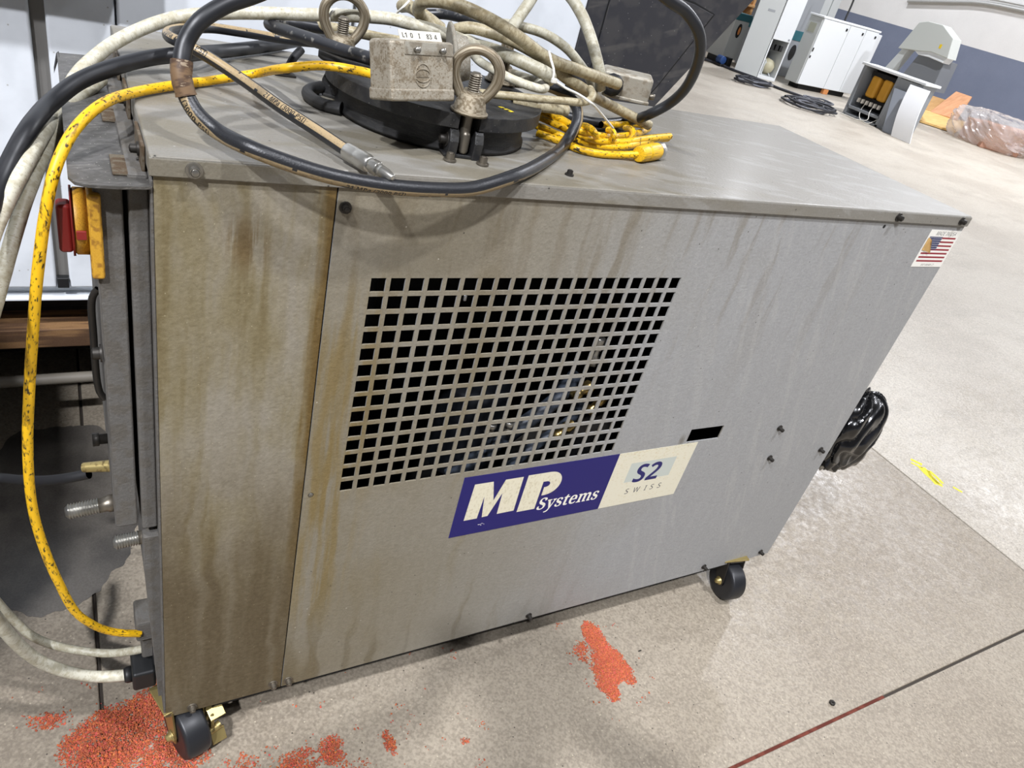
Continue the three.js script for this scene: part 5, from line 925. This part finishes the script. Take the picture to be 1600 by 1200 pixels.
// ---------------------------------------------------------------- the person who holds the phone that takes the picture: only their shadow shows
{
  const sdfMesh = (cx, cy, cz, half, res, sdf) => {
    const mc = new MarchingCubes(res, M.dark, false, false, 260000); mc.isolation = 0;
    const s = mc.size, hs = s / 2;
    for (let k = 0; k < s; k++) for (let j = 0; j < s; j++) for (let i = 0; i < s; i++) mc.field[i + j * s + k * s * s] = -sdf(cx + (i - hs) / hs * half, cy + (j - hs) / hs * half, cz + (k - hs) / hs * half);
    mc.update();
    const n = mc.count, g = new THREE.BufferGeometry(), p = new Float32Array(n * 3);
    for (let i = 0; i < n; i++) { p[i * 3] = cx + mc.positionArray[i * 3] * half; p[i * 3 + 1] = cy + mc.positionArray[i * 3 + 1] * half; p[i * 3 + 2] = cz + mc.positionArray[i * 3 + 2] * half; }
    g.setAttribute('position', new THREE.BufferAttribute(p, 3)); g.setAttribute('uv', new THREE.BufferAttribute(new Float32Array(n * 2), 2));
    const q = mergeVertices(g, 1e-5); q.computeVertexNormals(); return q;
  };
  const F = V(0.59, 0, -0.81), S = V(0.81, 0, 0.59), O = V(-0.27, 0, 1.1);      // faces F, its right hand side is S
  const P = (f, y, s) => [O.x + F.x * f + S.x * s, y, O.z + F.z * f + S.z * s];
  const bones = [];
  const B = (a, b, ra, rb) => bones.push([...a, ...b, ra, rb]);
  B(P(0, 0.98, -0.06), P(0, 0.98, 0.06), 0.135, 0.135); B(P(0, 1.0, 0), P(0.01, 1.28, 0), 0.125, 0.13); B(P(0.01, 1.28, -0.07), P(0.01, 1.28, 0.07), 0.125, 0.125);
  B(P(0, 1.38, -0.16), P(0, 1.38, 0.16), 0.065, 0.065); B(P(0.02, 1.4, 0), P(0.06, 1.5, 0), 0.055, 0.052);
  B(P(0.1, 1.585, 0), P(0.075, 1.635, 0), 0.082, 0.094); B(P(0.125, 1.53, 0), P(0.14, 1.545, 0), 0.05, 0.05); B(P(0.19, 1.575, 0), P(0.195, 1.56, 0), 0.012, 0.016);
  for (const s of [-1, 1]) {
    B(P(0, 0.95, 0.1 * s), P(0.02, 0.5, 0.11 * s), 0.085, 0.058); B(P(0.02, 0.5, 0.11 * s), P(-0.02, 0.1, 0.115 * s), 0.056, 0.042); B(P(-0.03, 0.05, 0.115 * s), P(0.16, 0.035, 0.14 * s), 0.045, 0.034);
    B(P(0.07, 1.58, 0.088 * s), P(0.07, 1.61, 0.09 * s), 0.012, 0.016);
  }
  const C = camera.position, X = V(0.86308, 0.23547, 0.44682), Y = V(0.07335, 0.81686, -0.57215), Zb = V(-0.49971, 0.52658, 0.68775);
  const K = (x, y, z) => { const v = C.clone().addScaledVector(X, x).addScaledVector(Y, y).addScaledVector(Zb, z); return [v.x, v.y, v.z]; };
  const wrist = { '-1': K(-0.115, -0.075, 0.09), '1': K(0.125, -0.085, 0.09) };
  B(P(0, 1.37, -0.17), [-0.52, 1.15, 0.8], 0.056, 0.046); B([-0.52, 1.15, 0.8], wrist[-1], 0.045, 0.03);
  B(P(0, 1.37, 0.17), [0.18, 1.18, 1.08], 0.056, 0.046); B([0.18, 1.18, 1.08], wrist[1], 0.045, 0.03);
  const cap = (x, y, z, b) => { const ax = b[3] - b[0], ay = b[4] - b[1], az = b[5] - b[2], t = clamp(((x - b[0]) * ax + (y - b[1]) * ay + (z - b[2]) * az) / (ax * ax + ay * ay + az * az)); return Math.hypot(x - b[0] - ax * t, y - b[1] - ay * t, z - b[2] - az * t) - lerp(b[6], b[7], t); };
  const field = (list, k) => (x, y, z) => { let d = 1e3; for (const b of list) { const e = cap(x, y, z, b); const h = clamp(0.5 + 0.5 * (e - d) / k); d = lerp(e, d, h) - k * h * (1 - h); } return d; };
  const body = [sdfMesh(O.x + 0.12, 0.86, O.z - 0.16, 0.88, 128, field(bones, 0.03))];
  for (const s of [-1, 1]) {                           // a hand each side: palm behind the phone's edge, four fingers under it, thumb over the front
    const w = wrist[s], hb = [], H = (a, b, ra, rb) => hb.push([...a, ...b, ra, rb]);
    const palm = (q) => K(s * (0.1 - 0.02 * q), -0.055 + q * 0.05, 0.05 - q * 0.02);
    H(w, palm(0.3), 0.028, 0.026); H(palm(0), palm(1), 0.022, 0.02); H(palm(0.2), K(s * 0.092, -0.03, 0.02), 0.02, 0.018);
    [0.95, 1, 0.96, 0.8].forEach((L, i) => { const y0 = -0.05 + i * 0.021, a = K(s * 0.094, y0, 0.012), b = K(s * (0.094 - 0.028 * L), y0 + 0.004, -0.006), c2 = K(s * (0.094 - 0.05 * L), y0 + 0.006, -0.007), d2 = K(s * (0.094 - 0.068 * L), y0 + 0.007, -0.006); H(a, b, 0.0092, 0.0086); H(b, c2, 0.0086, 0.0078); H(c2, d2, 0.0078, 0.0068); });
    H(palm(0.5), K(s * 0.085, 0.012, 0.045), 0.013, 0.0105); H(K(s * 0.085, 0.012, 0.045), K(s * 0.055, 0.02, 0.03), 0.0105, 0.009);
    const c = palm(0.3); body.push(sdfMesh(c[0], c[1], c[2], 0.13, 74, field(hb, 0.007)));
  }
  const t = thing('person', 'person behind the viewpoint holding up a phone, seen only by their shadow', 'person');
  const cloth = mat({ color: 0x3d4450, roughness: 0.9 });
  const geo = mergeGeometries(body.map((g) => g.toNonIndexed())); mesh('body', geo, cloth, t);
  const ph = mesh('phone', rbox(0.155, 0.074, 0.008, 0.003, 0.055, -0.028, 0.012), M.plasticBlack);
  ph.applyMatrix4(new THREE.Matrix4().makeBasis(X, Y, Zb).setPosition(C)); tag(ph, 'black phone held up by the person behind the viewpoint', 'phone');
}
renderer.render(scene, camera);
